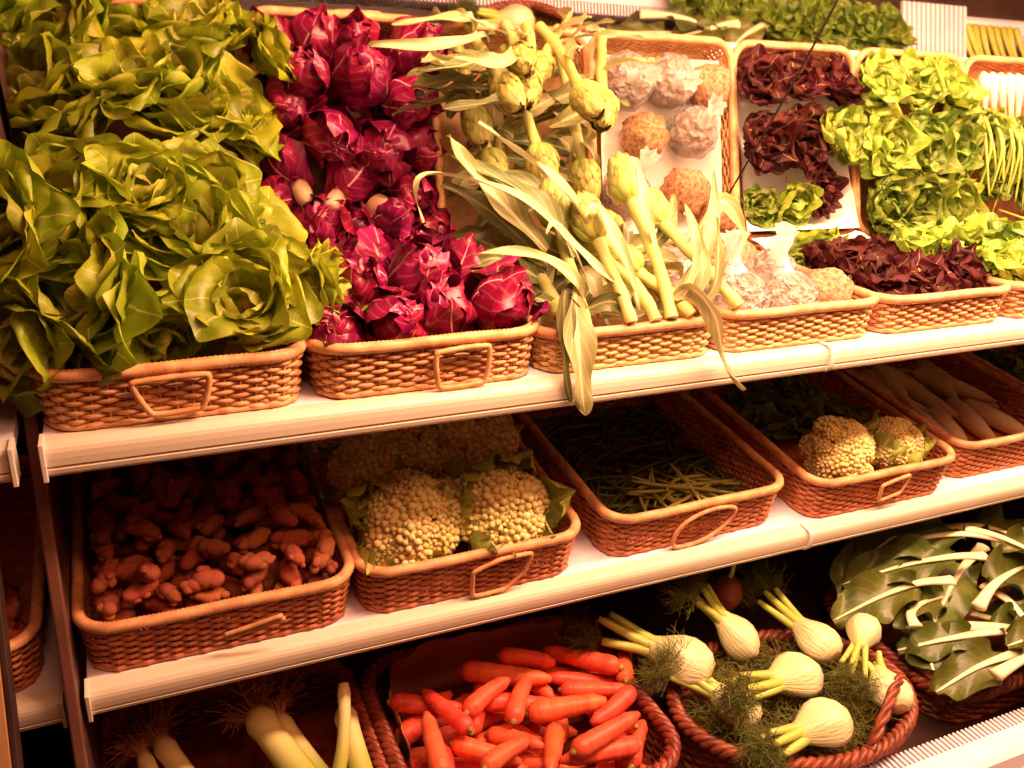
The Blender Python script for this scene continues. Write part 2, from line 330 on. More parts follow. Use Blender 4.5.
# heap: drops items onto a height field so that they lie on one another
class Heap:
    def __init__(s, x0, x1, y0, y1, z=0.0, cell=0.007, seed=1, bowl=None):
        s.b = (x0, x1, y0, y1); s.c = cell; s.rnd = random.Random(seed)
        s.h = np.full((int((x1-x0)/cell)+2, int((y1-y0)/cell)+2), float(z)); s.bowl = bowl
    def drop(s, V, tries=8, pos=None, sink=0.002, rise=0.0):
        x0, x1, y0, y1 = s.b; lo = V.min(0); hi = V.max(0); best = None
        for k in range(tries):
            if pos: px, py = pos[0]+s.rnd.uniform(-.01, .01), pos[1]+s.rnd.uniform(-.01, .01)
            else: px, py = s.rnd.uniform(x0, x1), s.rnd.uniform(y0, y1)
            px = min(max(px, x0-lo[0]), x1-hi[0]) if x0-lo[0] < x1-hi[0] else (x0+x1)/2
            py = min(max(py, y0-lo[1]), y1-hi[1]) if y0-lo[1] < y1-hi[1] else (y0+y1)/2
            if s.bowl and not s.bowl(px, py): continue
            ix = np.clip(((V[:, 0]+px-x0)/s.c).astype(int), 0, s.h.shape[0]-1); iy = np.clip(((V[:, 1]+py-y0)/s.c).astype(int), 0, s.h.shape[1]-1)
            z = float((s.h[ix, iy]-V[:, 2]).max())
            sc = z + rise*s.rnd.random()
            if best is None or sc < best[0]: best = (sc, px, py, z, ix, iy)
        if best is None: return None
        _, px, py, z, ix, iy = best
        np.maximum.at(s.h, (ix, iy), V[:, 2]+z)
        return Vector((px, py, z-sink))
def verts_np(me, m3):
    a = np.empty(len(me.vertices)*3, dtype=np.float32); me.vertices.foreach_get('co', a)
    return a.reshape(-1, 3) @ np.array(m3.to_3x3()).T

# ------------------------------------------------------------------ the shop floor and the cabinet
mb = MB(); mb.box(-2.5, 6, -3.5, 2.2, -0.1, 0); struct(link('floor', mb.mesh('floor', False), 'floor'))
mb = MB(); mb.box(-2.5, 6, 0.95, 1.05, 0, 2.6); struct(link('wall_back', mb.mesh('wall_back', False), 'dark_panel'))

RAIL = [(0.022, 0.0), (0.004, 0.0), (-0.003, -0.002), (-0.0075, -0.007), (-0.0095, -0.012), (-0.0105, -0.020), (-0.0105, -0.030), (-0.0075, -0.0315), (-0.0075, -0.0335), (-0.0105, -0.035),
        (-0.0095, -0.041), (-0.005, -0.046), (0.004, -0.048), (0.006, -0.030), (0.022, -0.030)]
def extrude_profile(prof, x0, x1):
    mb = MB(); n = len(prof)
    mb.add([(x, y, z) for x in (x0, x1) for y, z in prof], [(i, (i+1) % n, n+(i+1) % n, n+i) for i in range(n)] + [tuple(range(n-1, -1, -1)), tuple(range(n, 2*n))])
    return mb
def bevel(o, w_=0.002, seg=2):
    b = o.modifiers.new('bevel', 'BEVEL'); b.width = w_; b.segments = seg; b.limit_method = 'ANGLE'; return o
def make_shelf(parent, x0, x1, mw, depth, cap_side, clips=()):
    mb = MB(); mb.box(x0, x1, 0.006, depth, -0.022, -0.001)
    sh = link('shelf', mb.mesh('shelf', False), 'enamel', parent, mw); bevel(sh, 0.0015)
    link('price_rail', extrude_profile(RAIL, x0, x1).mesh('price_rail', False), 'rail', sh)
    mb = MB(); xe = x0 if cap_side < 0 else x1
    mb.box(xe-0.003, xe+0.003, -0.015, 0.024, -0.050, 0.003)
    bevel(link('end_cap', mb.mesh('end_cap', False), 'cap', sh), 0.001)
    for cx in clips:
        mb = MB(); mb.tube(catmull([(cx, 0.02, 0.002), (cx, -0.006, 0.003), (cx, -0.0145, -0.006), (cx, -0.015, -0.03), (cx, -0.009, -0.043), (cx, 0.008, -0.0495)], 4), 0.0042, 6, flat=0.4)
        mb.tube(catmull([(cx+.006, 0.02, 0.002), (cx+.006, -0.006, 0.003), (cx+.006, -0.0145, -0.006), (cx+.006, -0.015, -0.03), (cx+.006, -0.009, -0.043), (cx+.006, 0.008, -0.0495)], 4), 0.0028, 6, flat=0.4)
        link('rail_clip', mb.mesh('rail_clip'), 'clip', sh)
    return sh
XR = 3.5
cab = thing('display_cabinet', 'long refrigerated produce cabinet with white shelves, cream rails and leaning mirror', 'display cabinet', T(0, 0, 0))
M1 = T(0, 0, Z0); M2 = T(0, SH2_Y, SH2_Z) @ RX(SH2_T)
make_shelf(cab, 0.0, XR, M1, 0.56, -1, (1.285,))
make_shelf(cab, 0.0, XR, M2, 0.60, -1, (1.362,))
mb = MB(); mb.box(-0.005, XR, -0.28, 0.72, DECK_Z-0.03, DECK_Z-0.001); mb.box(-0.005, XR, -0.39, -0.30, DECK_Z-0.03, DECK_Z)
deck = link('deck', mb.mesh('deck', False), 'dark_panel', cab)
mb = MB(); mb.box(-0.005, XR, 0.66, 0.70, 0.1, Z0-0.05); link('back_panel', mb.mesh('back_panel', False), 'dark_panel', cab)
mb = MB(); mb.box(-0.005, XR, -0.36, 0.66, 0.0, DECK_Z-0.035); bevel(link('plinth', mb.mesh('plinth', False), 'enamel', cab), 0.01)
prof = [(-0.318, -0.727+0.80), (-0.360, -0.727+0.80), (-0.372, 0.066), (-0.380, 0.040), (-0.392, 0.025), (-0.395, -0.05), (-0.37, -0.05), (-0.318, 0.04)]
o = link('front_bumper', extrude_profile(prof, -0.005, XR).mesh('front_bumper', False), 'enamel', cab, T(0, 0, DECK_Z))
# air grille: fine upright fins along the front of the deck
mb = MB(); x = 0.0
while x < XR-0.01:
    mb.box(x, x+0.0045, -0.318, -0.285, DECK_Z+0.0, DECK_Z+0.070); x += 0.0115
g = link('air_grille_fins', mb.mesh('air_grille_fins', False), 'enamel', cab); g['kind'] = 'stuff'
mb = MB(); mb.box(0, XR, -0.300, -0.290, DECK_Z, DECK_Z+0.045); link('grille_backing', mb.mesh('grille_backing', False), 'dark_panel', cab)
# leaning mirror behind the upper shelf
th, al = 2.2158, -0.0116
mn = Vector((math.sin(al), -math.sin(th)*math.cos(al), math.cos(th)*math.cos(al))); mq = Vector((0, 0.0841, 0.6157+Z0)); back = -mn
def on_mirror(x, z): return Vector((x, mq.y - (mn.x*x + mn.z*(z+Z0-mq.z))/mn.y, z+Z0))
mb = MB()
q = [tuple(on_mirror(x, z)+off) for off in (Vector(), back*0.008) for z in (0.012, 0.76) for x in (0.0, XR)]
mb.add(q, [(0, 1, 3, 2), (4, 6, 7, 5), (0, 4, 5, 1), (2, 3, 7, 6), (0, 2, 6, 4), (1, 5, 7, 3)])
mir = link('mirror', mb.mesh('mirror', False), 'mirror', cab)
mb = MB(); a, b = on_mirror(0, 0), on_mirror(XR, 0)
mb.add([(p_.x, p_.y+dy, Z0+dz) for dz in (-0.0005, 0.012) for dy in (-0.012, 0.016) for p_ in (a, b)], [(0, 2, 3, 1), (4, 5, 7, 6), (0, 1, 5, 4), (2, 6, 7, 3), (0, 4, 6, 2), (1, 3, 7, 5)])
bevel(link('mirror_trim', mb.mesh('mirror_trim', False), 'divider_edge', cab), 0.002)
ca, cb = on_mirror(1.255, 0.60), on_mirror(1.322, 0.070)
mb = MB(); mb.tube([ca+(cb-ca)*t - back*0.0012 + Vector((0.004*math.sin(t*5), 0, 0)) for t in [i/14 for i in range(15)]], 0.0012, 5)
link('crack', mb.mesh('crack'), 'crack', mir)
# divider between this cabinet and the next one
dv = thing('divider_panel', 'dark divider panel with a lighter edge between the two cabinets', 'panel')
Yb, Yt = lambda z: 0.155 + (z-0.26)*0.205, None
poly = [(Yb(0.80), 0.80), (Yb(-0.95), -0.95), (0.62, -0.95), (0.62, 0.0), (0.2, 0.80)]
mb = MB(); n = len(poly)
mb.add([(x, y, z+Z0) for x in (-0.025, -0.010) for y, z in poly], [(i, (i+1) % n, n+(i+1) % n, n+i) for i in range(n)] + [tuple(range(n-1, -1, -1)), tuple(range(n, 2*n))])
link('panel', mb.mesh('panel', False), 'divider', dv)
mb = MB(); mb.add([(x, Yb(z)+dy, z+Z0) for z in (-0.95, 0.80) for dy in (-0.012, 0.002) for x in (-0.026, -0.009)],
                  [(0, 1, 3, 2), (4, 6, 7, 5), (0, 4, 5, 1), (2, 3, 7, 6), (0, 2, 6, 4), (1, 5, 7, 3)])
bevel(link('edge_strip', mb.mesh('edge_strip', False), 'divider_edge', dv), 0.003)
# the neighbouring cabinet
nb = thing('neighbour_cabinet', 'neighbouring cabinet whose shelf ends show left of the divider', 'display cabinet')
make_shelf(nb, -1.0, -0.034, M1, 0.5, 1); make_shelf(nb, -1.0, -0.034, M2, 0.60, 1)
mb = MB(); mb.box(-1.0, -0.034, 0.64, 0.68, 0.1, Z0+0.6); link('back_panel', mb.mesh('back_panel', False), 'dark_panel', nb)
mb = MB(); mb.box(-1.0, -0.034, -0.36, 0.64, 0.0, DECK_Z); link('plinth', mb.mesh('plinth', False), 'dark_panel', nb)
post = thing('wooden_post', 'tan wooden post with a dark edge in the lower left corner', 'post')

# ------------------------------------------------------------------ wicker baskets
def perim_rect(Wd, D, r, z_out):
    """rounded rectangle outline -> function s in [0,1) -> (x, y, nx, ny)"""
    pts = []
    hx, hy = Wd/2-r, D/2-r
    for cx, cy, a0 in ((hx, -hy, -PI/2), (hx, hy, 0), (-hx, hy, PI/2), (-hx, -hy, PI)):
        for k in range(9):
            a = a0 + PI/2*k/8; pts.append((cx+r*math.cos(a), cy+r*math.sin(a), math.cos(a), math.sin(a)))
    return pts
def resample(pts, n):
    P = pts + [pts[0]]; d = [0]
    for i in range(len(P)-1): d.append(d[-1]+math.hypot(P[i+1][0]-P[i][0], P[i+1][1]-P[i][1]))
    out = []; j = 0
    for k in range(n):
        s_ = d[-1]*k/n
        while d[j+1] < s_: j += 1
        f_ = (s_-d[j])/(d[j+1]-d[j]+1e-9)
        out.append(tuple(P[j][i]*(1-f_)+P[j+1][i]*f_ for i in range(4)))
    return out, d[-1]
BK = {}
def basket_meshes(key, Wd, D, H, r=0.05, flare=0.010, pitch=0.0070, stake=0.021, rope=False, oval=False):
    if key in BK: return BK[key]
    if oval:
        pts = [(Wd/2*math.cos(a), D/2*math.sin(a), math.cos(a), math.sin(a)) for a in [2*PI*k/48 for k in range(48)]]
    else: pts = perim_rect(Wd, D, r, 0)
    _, per = resample(pts, 10); ns = int(per/stake/2)*2+1                # odd number of stakes: one strand spirals
    ring, _ = resample(pts, ns*3)
    H0 = H-0.010
    def at(i, z, off):
        x_, y_, nx, ny = ring[i % len(ring)]; o_ = -flare*(1-z/H)+off
        l = math.hypot(nx, ny); return (x_+nx/l*o_, y_+ny/l*o_, z)
    wall = MB(); rows = int((H0-0.004)/pitch)
    for k in range(rows):
        z = 0.006+k*(H0-0.008)/rows; rr = pitch*0.47; amp = 0.0034
        if k == 0: rr *= 1.35; amp *= 1.3
        wall.tube([at(i, z+0.0006*math.sin(i*0.7+k*2), amp*math.cos(PI*i/3+PI*k)) for i in range(len(ring))], rr, 5, closed=True)
    for i in range(ns):
        wall.tube([at(i*3, 0.003, 0), at(i*3, H-0.004, 0)], 0.0023, 4, caps=False)
    rim = MB(); nr = int(per/0.0034)//2*2; rg, _ = resample(pts, nr)
    if not rope:
        rim.tube([(x_+0.000*nx, y_+0.0*ny, H-0.006+0.0007*math.sin(i*.11)) for i, (x_, y_, nx, ny) in enumerate(rg)], [0.0098 if i % 2 else 0.0086 for i in range(nr)], 8, closed=True)
    else:
        nr = int(per/0.006); rg, _ = resample(pts, nr); turns = int(per/0.055)
        for k in range(3):
            rim.tube([(x_+nx*0.0085*math.cos(2*PI*(turns*i/nr+k/3)), y_+ny*0.0085*math.cos(2*PI*(turns*i/nr+k/3)), H-0.004+0.0085*math.sin(2*PI*(turns*i/nr+k/3))) for i, (x_, y_, nx, ny) in enumerate(rg)], 0.0078, 6, closed=True)
    rb_, _ = resample(pts, 120); wall.tube([(x_-nx*(flare-0.001), y_-ny*(flare-0.001), 0.0045) for x_, y_, nx, ny in rb_], 0.0052, 6, closed=True)
    base = MB()
    bp = [at(i, 0.004, -0.004) for i in range(0, len(ring), 3)]; nb_ = len(bp)
    base.add([(x_, y_, z_) for z_ in (0.001, 0.006) for x_, y_, _ in bp], [tuple(range(nb_-1, -1, -1)), tuple(range(nb_, 2*nb_))] + [(i, (i+1) % nb_, nb_+(i+1) % nb_, nb_+i) for i in range(nb_)])
    BK[key] = (wall.mesh(key+'_wall'), rim.mesh(key+'_rim'), base.mesh(key+'_base', False))
    return BK[key]
def make_basket(key, label, mw, Wd, D, H, mat, handle=None, stick=False, group=None, **kw):
    w_, r_, b_ = basket_meshes(key, Wd, D, H, **kw)
    t = thing('wicker_basket', label, 'basket', mw, group)
    for nm, me in (('woven_wall', w_), ('rim', r_), ('base', b_)):
        if not me.materials: me.materials.append(MAT['rim' if nm == 'rim' and 'willow' not in mat else mat])
        link(nm, me, None, t)
    if handle:
        mb = MB(); fl = kw.get('flare', 0.010)
        y0 = -D/2
        pts = [(x_, y0 - 0.0125 + fl*(-z_)/H*0.6, H+z_) for x_, z_ in handle]
        P = catmull(pts, 6, True); mb.tube(P, [0.0047 if i % 2 else 0.0041 for i in range(len(P))], 7, closed=True)
        link('handle', mb.mesh('handle'), 'rim', t)
    if stick:
        mb = MB(); P = [(-0.005, -D/2-0.012, H-0.055), (0.03, -D/2-0.02, H-0.042), (0.082, -D/2-0.03, H-0.022)]
        mb.tube(catmull(P, 5), 0.0042, 7); mb.tube([(a+0.004, b+0.001, c-0.007) for a, b, c in catmull(P, 5)], 0.0036, 6)
        link('handle', mb.mesh('handle'), 'rim', t)
    return t
def poly_handle(pts, dx=0, k=1):       # doubles the corners so that catmull keeps them crisp
    out = []
    n = len(pts)
    for i in range(n):
        a, b, c = Vector(pts[i-1]), Vector(pts[i]), Vector(pts[(i+1) % n])
        out += [tuple(b+(a-b)*0.14), tuple(b+(c-b)*0.14)]
    return [(x_+dx, z_) for x_, z_ in out]
YC1 = 0.015 + 0.22                     # centre line of the upper shelf baskets
def top_m(x0, x1, rz=0): return T((x0+x1)/2, YC1, Z0+0.0005) @ RZ(rz)
HT = 0.085
make_basket('t35', 'honey wicker basket with trapezoid handle, holding the butterhead lettuces', top_m(0.0, 0.342), 0.342, 0.44, HT, 'wicker',
            poly_handle([(-0.052, -0.018), (0.048, -0.016), (0.036, -0.066), (-0.030, -0.068)], -0.008))
make_basket('t355', 'honey wicker basket with squarish handle, holding the purple radicchio', top_m(0.357, 0.710), 0.353, 0.44, HT, 'wicker',
            poly_handle([(-0.042, -0.020), (0.044, -0.016), (0.040, -0.078), (-0.036, -0.080)], 0.038))
make_basket('t34', 'pale wicker basket under the artichokes on the upper shelf', top_m(0.714, 1.056), 0.342, 0.44, HT-0.012, 'wicker_pale')
make_basket('t36', 'pale wicker basket holding the plastic-wrapped celeriac', top_m(1.060, 1.423), 0.363, 0.44, HT-0.008, 'wicker_pale')
BK['t352'] = None; del BK['t352']
make_basket('t352', 'tan wicker basket with dark red lettuces, right of the celeriac basket', top_m(1.428, 1.780), 0.352, 0.44, HT-0.010, 'wicker')
make_basket('t352', 'tan wicker basket cut by the right edge of the picture on the upper shelf', top_m(1.787, 2.139), 0.352, 0.44, HT-0.010, 'wicker')
make_basket('t352', 'tan wicker basket of spring onions, seen only in the mirror at far right', top_m(2.146, 2.498), 0.352, 0.44, HT-0.010, 'wicker')
H2 = 0.10
def mid_m(x0, x1, dy=0.02, D=0.50, rz=0): return M2 @ T((x0+x1)/2, dy+D/2, 0.0005) @ RZ(rz)
make_basket('m41', 'reddish wicker basket of knobbly tubers with a handle sticking out', mid_m(0.0, 0.41), 0.41, 0.50, H2, 'wicker_red', stick=True)
make_basket('m41', 'reddish wicker basket with angular loop handle, holding the pile of cauliflowers', mid_m(0.424, 0.834), 0.41, 0.50, H2, 'wicker_red',
            poly_handle([(-0.050, -0.034), (0.0, -0.016), (0.060, -0.016), (0.050, -0.060), (0.018, -0.092), (-0.045, -0.094)], 0.035))
make_basket('m42', 'reddish wicker basket with almond-shaped handle, holding thin green stalks', mid_m(0.893, 1.313, 0.035, rz=0.02), 0.42, 0.50, H2, 'wicker_red',
            [(-0.066, -0.066), (-0.050, -0.036), (-0.010, -0.017), (0.035, -0.014), (0.070, -0.026), (0.056, -0.062), (0.020, -0.088), (-0.025, -0.098), (-0.058, -0.092)])
make_basket('m41', 'reddish wicker basket with small handle, holding two pale cauliflowers', mid_m(1.375, 1.785), 0.41, 0.50, H2, 'wicker_red',
            poly_handle([(-0.036, -0.030), (0.036, -0.014), (0.030, -0.060), (-0.028, -0.074)], 0.008))
make_basket('m41', 'reddish wicker basket of white radishes at the right end of the middle shelf', mid_m(1.825, 2.235, 0.05), 0.41, 0.50, H2, 'wicker_red')
make_basket('m41', 'reddish wicker basket of dark greens beyond the radish basket, at the picture edge', mid_m(2.265, 2.675, 0.03), 0.41, 0.50, H2, 'wicker_red')
make_basket('m41', 'reddish wicker basket in the neighbouring cabinet, left of the divider', mid_m(-0.465, -0.055), 0.41, 0.50, H2, 'wicker_red')
HD = 0.10
make_basket('d50', 'dark willow basket of carrots with a twisted rim on the lowest deck', T(0.715, 0.05, DECK_Z), 0.50, 0.46, HD, 'willow_dark', rope=True, r=0.09, pitch=0.009, stake=0.024)
make_basket('d_oval', 'oval dark red willow basket of fennel with a twisted rim', T(1.255, -0.105, DECK_Z) @ RZ(-0.1), 0.50, 0.36, HD, 'willow_dark', rope=True, oval=True, pitch=0.010, stake=0.022)
make_basket('d42', 'dark willow basket of leeks in the lower left corner', T(0.21, 0.12, DECK_Z), 0.46, 0.42, HD-0.01, 'willow_dark', rope=True, r=0.07, pitch=0.010, stake=0.022)
make_basket('d55', 'dark red willow basket heaped with chard at the lower right', T(1.84, -0.03, DECK_Z), 0.56, 0.40, HD-0.02, 'willow_dark', rope=True, r=0.09, pitch=0.009, stake=0.024)

# ------------------------------------------------------------------ lettuces
LO = [leaf_mesh('lettuce_leaf_outer%d' % i, 0.122, 0.140, 0.65, 1.55, cup=0.55, ruf=0.062, seed=10+i, nu=14, nv=16, crinkle=0.055, freq=8, fan=0.34, peak=0.7, base=0.3, wob=.25) for i in range(5)]
LM = [leaf_mesh('lettuce_leaf_mid%d' % i, 0.112, 0.128, 0.75, 0.45, cup=0.8, ruf=0.062, seed=30+i, nu=14, nv=16, crinkle=0.055, freq=8, fan=0.34, peak=0.7, base=0.3, wob=.25) for i in range(5)]
LI = [leaf_mesh('lettuce_leaf_inner%d' % i, 0.088, 0.092, 0.60, -0.45, cup=1.1, ruf=0.062, seed=50+i, nu=14, nv=16, crinkle=0.055, freq=8, fan=0.34, peak=0.7, base=0.35, wob=.25) for i in range(4)]
for me in LO+LM: me.materials.append(MAT['lettuce'])
for me in LI: me.materials.append(MAT['lettuce_heart'])
def head(name, label, cat, pos, axis, sc, sets, counts, group, seed, scales=None, stem=None, tilt=None):
    rnd = random.Random(seed); t = thing(name, label, cat, T(*pos) @ aim(axis, rnd.uniform(0, 6)) @ S(sc), group)
    k = 0
    for si, (ms, n) in enumerate(zip(sets, counts)):
        for i in range(n):
            k += 1; a = k*2.39996+rnd.uniform(-.25, .25); s_ = rnd.uniform(0.85, 1.1)
            mw = RZ(a) @ T(0, 0.006, 0.004*si) @ RX(-rnd.uniform(-0.28, 0.38)) @ RY(rnd.uniform(-0.28, 0.28)) @ S(s_)
            link('leaf', rnd.choice(ms), None, t, mw)
    if stem:
        mb = MB(); mb.tube([(0, 0, -0.02), (0, 0, -0.008), (0, 0, 0.02)], [0.013, 0.015, 0.010], 10); link('stem_stub', mb.mesh('stem_stub'), stem, t)
    return t
G = 'butterhead lettuces heaped in the first basket'
lett = [
 ((0.275, 0.115, 0.125), (-0.05, -0.85, 0.55), 0.98, 'butterhead lettuce at the basket front showing its curled rosette'),
 ((0.370, 0.125, 0.120), (0.75, -0.45, 0.35), 0.80, 'small butterhead lettuce leaning right over the radicchio basket'),
 ((0.125, 0.115, 0.145), (-0.75, -0.35, 0.35), 1.08, 'butterhead lettuce on its side with long leaves fanned left'),
 ((0.030, 0.110, 0.120), (-0.55, -0.75, -0.15), 1.0, 'butterhead lettuce drooping over the left corner of its basket'),
 ((0.215, 0.225, 0.200), (0.05, -0.75, 0.62), 1.12, 'bright butterhead lettuce in the middle of the heap'),
 ((0.055, 0.225, 0.195), (-0.45, -0.55, 0.6), 1.05, 'dark butterhead lettuce at the left of the heap, beside the divider'),
 ((0.150, 0.135, 0.095), (0.2, -0.9, -0.1), 0.85, 'butterhead lettuce wedged low between the two front ones'),
 ((0.295, 0.235, 0.150), (0.6, -0.4, 0.65), 0.95, 'butterhead lettuce at the right of the heap near the radicchio'),
 ((0.235, 0.275, 0.250), (0.1, -0.5, 0.35), 0.85, 'topmost butterhead lettuce of the heap, close to the mirror'),
 ((0.095, 0.275, 0.255), (-0.3, -0.5, 0.35), 0.85, 'upper left butterhead lettuce close to the mirror'),
 ((0.005, 0.135, 0.245), (-0.45, -0.65, 0.35), 0.85, 'butterhead lettuce high at the left, leaning past the divider'),
 ((0.160, 0.215, 0.260), (-0.05, -0.6, 0.6), 0.80, 'butterhead lettuce filling the gap high in the heap'),
 ((0.260, 0.360, 0.085), (0.2, 0.1, 0.9), 0.90, 'butterhead lettuce at the back right of its basket, low'),
 ((0.090, 0.360, 0.085), (-0.2, 0.1, 0.9), 0.90, 'butterhead lettuce at the back left of its basket, low'),
]
for i, (ps, ax, sc, lb) in enumerate(lett):
    head('butterhead_lettuce', lb, 'lettuce', W(*ps), ax, sc, (LI, LM, LO), (6, 9, 10), G, 100+i, stem=None if 'divider' in lb else 'cut')

# ------------------------------------------------------------------ radicchio
RL = [leaf_mesh('radicchio_leaf%d' % i, 0.125, 0.082, 1.55, -1.55, cup=1.15, ruf=0.03, seed=70+i, nu=10, nv=13, peak=0.5, base=0.35, freq=7) for i in range(4)]
RO = [leaf_mesh('radicchio_outer%d' % i, 0.115, 0.088, 1.55, -0.65, cup=0.9, ruf=0.06, seed=80+i, nu=10, nv=13, peak=0.55, base=0.35, freq=8) for i in range(3)]
for me in RL+RO: me.materials.append(MAT['radicchio'])
mbr = MB(); mbr.tube([(0, 0, -0.022), (0.001, 0, -0.018), (0, 0, -0.008), (0, 0, 0.008)], [0.008, 0.011, 0.013, 0.012], 9); ROOT = mbr.mesh('radicchio_root'); ROOT.materials.append(MAT['radicchio_root'])
def radicchio(pos, axis, sc, lb, seed):
    rnd = random.Random(seed); t = thing('radicchio', lb, 'radicchio', W(*pos) and T(*W(*pos)) @ aim(axis, rnd.uniform(0, 6)) @ S(sc*1.38) @ T(0, 0, -0.038), 'radicchio heads in the second basket')
    for k in range(11):
        a = k*2.39996+rnd.uniform(-.2, .2)
        sz = 0.72+0.030*k
        ms = RL if k < 8 else RO
        link('leaf', rnd.choice(ms), None, t, RZ(a) @ T(0, -0.002*k, 0.0045*(11-k)*0.5) @ RX(rnd.uniform(-.1, .1)) @ S(sz))
    link('root', ROOT, None, t)
rads = [
 ((0.405, 0.085, 0.085), (-.3, -.6, .5), 0.9, 'round radicchio at the left front of the radicchio basket'),
 ((0.480, 0.080, 0.088), (.2, -.7, .6), 1.0, 'round radicchio with pale veins at the basket front, second from left'),
 ((0.560, 0.085, 0.090), (-.1, -.4, .8), 1.0, 'radicchio at the middle of the basket front'),
 ((0.655, 0.090, 0.098), (.5, -.5, .6), 1.15, 'loose-leaved radicchio at the right front of its basket'),
 ((0.455, 0.150, 0.125), (-.2, -.5, .8), 1.0, 'radicchio on top of the heap, left'),
 ((0.550, 0.150, 0.135), (.1, -.6, .8), 1.1, 'topmost radicchio of the heap'),
 ((0.635, 0.175, 0.120), (.4, .3, .8), 1.0, 'radicchio behind the loose-leaved one, beside the artichoke leaves'),
 ((0.410, 0.190, 0.100), (.3, .2, .9), 1.0, 'radicchio beside the lettuces in the second row'),
 ((0.490, 0.235, 0.120), (.0, .5, .8), 1.15, 'large radicchio in the middle of the basket, seen in the mirror'),
 ((0.590, 0.260, 0.110), (-.3, .3, .8), 1.1, 'radicchio right of the large middle one, seen in the mirror'),
 ((0.420, 0.290, 0.090), (-.2, -.8, -.35), 1.0, 'radicchio turned root up near the lettuces, seen in the mirror'),
 ((0.520, 0.320, 0.095), (.5, -.7, -.5), 1.0, 'radicchio turned root up at the back middle, seen in the mirror'),
 ((0.640, 0.330, 0.080), (.2, .5, .8), 1.0, 'radicchio at the back right, seen in the mirror'),
 ((0.440, 0.385, 0.070), (.1, .6, .6), 0.95, 'radicchio at the back left corner, seen in the mirror'),
 ((0.545, 0.400, 0.070), (-.4, .5, -.6), 0.95, 'radicchio with pale root at the back, seen in the mirror'),
 ((0.650, 0.250, 0.075), (.6, .2, .6), 0.95, 'radicchio at the right wall of the basket'),
 ((0.480, 0.400, 0.085), (-.3, -.2, .8), 1.0, 'radicchio second from left in the back row, seen in the mirror'),
 ((0.600, 0.395, 0.085), (.3, -.2, .8), 1.0, 'radicchio third from left in the back row, seen in the mirror'),
 ((0.675, 0.405, 0.065), (.3, .4, .6), 0.9, 'radicchio in the back right corner, seen in the mirror'),
 ((0.400, 0.345, 0.070), (-.5, .2, .6), 0.9, 'radicchio against the left wall, seen in the mirror'),
]
for i, (ps, ax, sc, lb) in enumerate(rads): radicchio(ps, ax, sc, lb, 200+i)
for i, (x_, y_) in enumerate([(0.42, 0.10), (0.51, 0.13), (0.60, 0.13), (0.66, 0.17), (0.45, 0.23), (0.56, 0.21), (0.53, 0.27)]):
    radicchio((x_, y_, 0.048), (random.uniform(-1, 1), random.uniform(-1, 1), 0.6), 0.85, 'radicchio in the bottom layer of its basket, mostly covered', 240+i)

# ------------------------------------------------------------------ artichokes
AB = [leaf_mesh('artichoke_bract%d' % i, 0.056, 0.030, 1.25, -0.45, cup=0.9, ruf=0.0, seed=90+i, nu=6, nv=7, peak=0.42, base=0.7) for i in range(3)]
for me in AB:
    me.materials.append(MAT['art_bract'])
mbh = MB(); mbh.add(ICO2[0], ICO2[1]); HEART = mbh.mesh('artichoke_heart'); HEART.materials.append(MAT['art_stem'])
def artichoke(hp, end, sc, lb, seed, leaves=(), via=None):
    sc *= 1.55
    rnd = random.Random(seed); H_, E_ = W(*hp), W(*end); ax = (H_-E_).normalized()
    mw = T(*H_) @ aim(ax, rnd.uniform(0, 6)); inv = mw.inverted()
    t = thing('artichoke', lb, 'artichoke', mw, 'artichokes with stems and leaves')
    for layer in range(6):
        f_ = layer/5; n_ = 8 if layer < 4 else 6
        for i in range(n_):
            a = (i+0.5*(layer % 2))*2*PI/n_ + rnd.uniform(-.1, .1)
            link('bract', AB[i % 3], None, t, RZ(a) @ T(0, 0.006*(1-f_), (-0.022+0.016*f_)) @ RX(-(0.20-0.42*f_)+rnd.uniform(-.05, .05)) @ S(sc*(0.62+0.40*f_)))
    link('heart', HEART, None, t, T(0, 0, 0.012*sc) @ S(0.017*sc, 0.017*sc, 0.030*sc))
    pts = [Vector((0, 0, 0.0)), Vector((0, 0, -0.03))]
    if via: pts.append(inv @ W(*via))
    pts.append(inv @ E_)
    P = catmull(pts, 6); mb = MB(); mb.tube(P, [0.013*sc if i < 3 else 0.0112+0.001*math.sin(i*1.7+seed) for i in range(len(P))], 9, caps=False); st = link('stem', mb.mesh('stem'), 'art_stem', t)
    d = (P[-1]-P[-2]).normalized(); mb = MB(); mb.tube([P[-1]-d*0.002, P[-1]+d*0.0008], 0.0108, 9); link('cut_end', mb.mesh('cut_end'), 'cut', st)
    for k, (pp, wd, mt, nr, tw) in enumerate(leaves):
        me = ribbon_leaf('artichoke_leaf', [W(*q_) for q_ in pp], wd*0.88, nr, 0.8, 0.13, seed*7+k, twist=tw); link('leaf', rebase(mw, me), mt, t)
    return t
PL, MDL, DK = 'art_leaf_pale', 'art_leaf', 'art_leaf_dark'
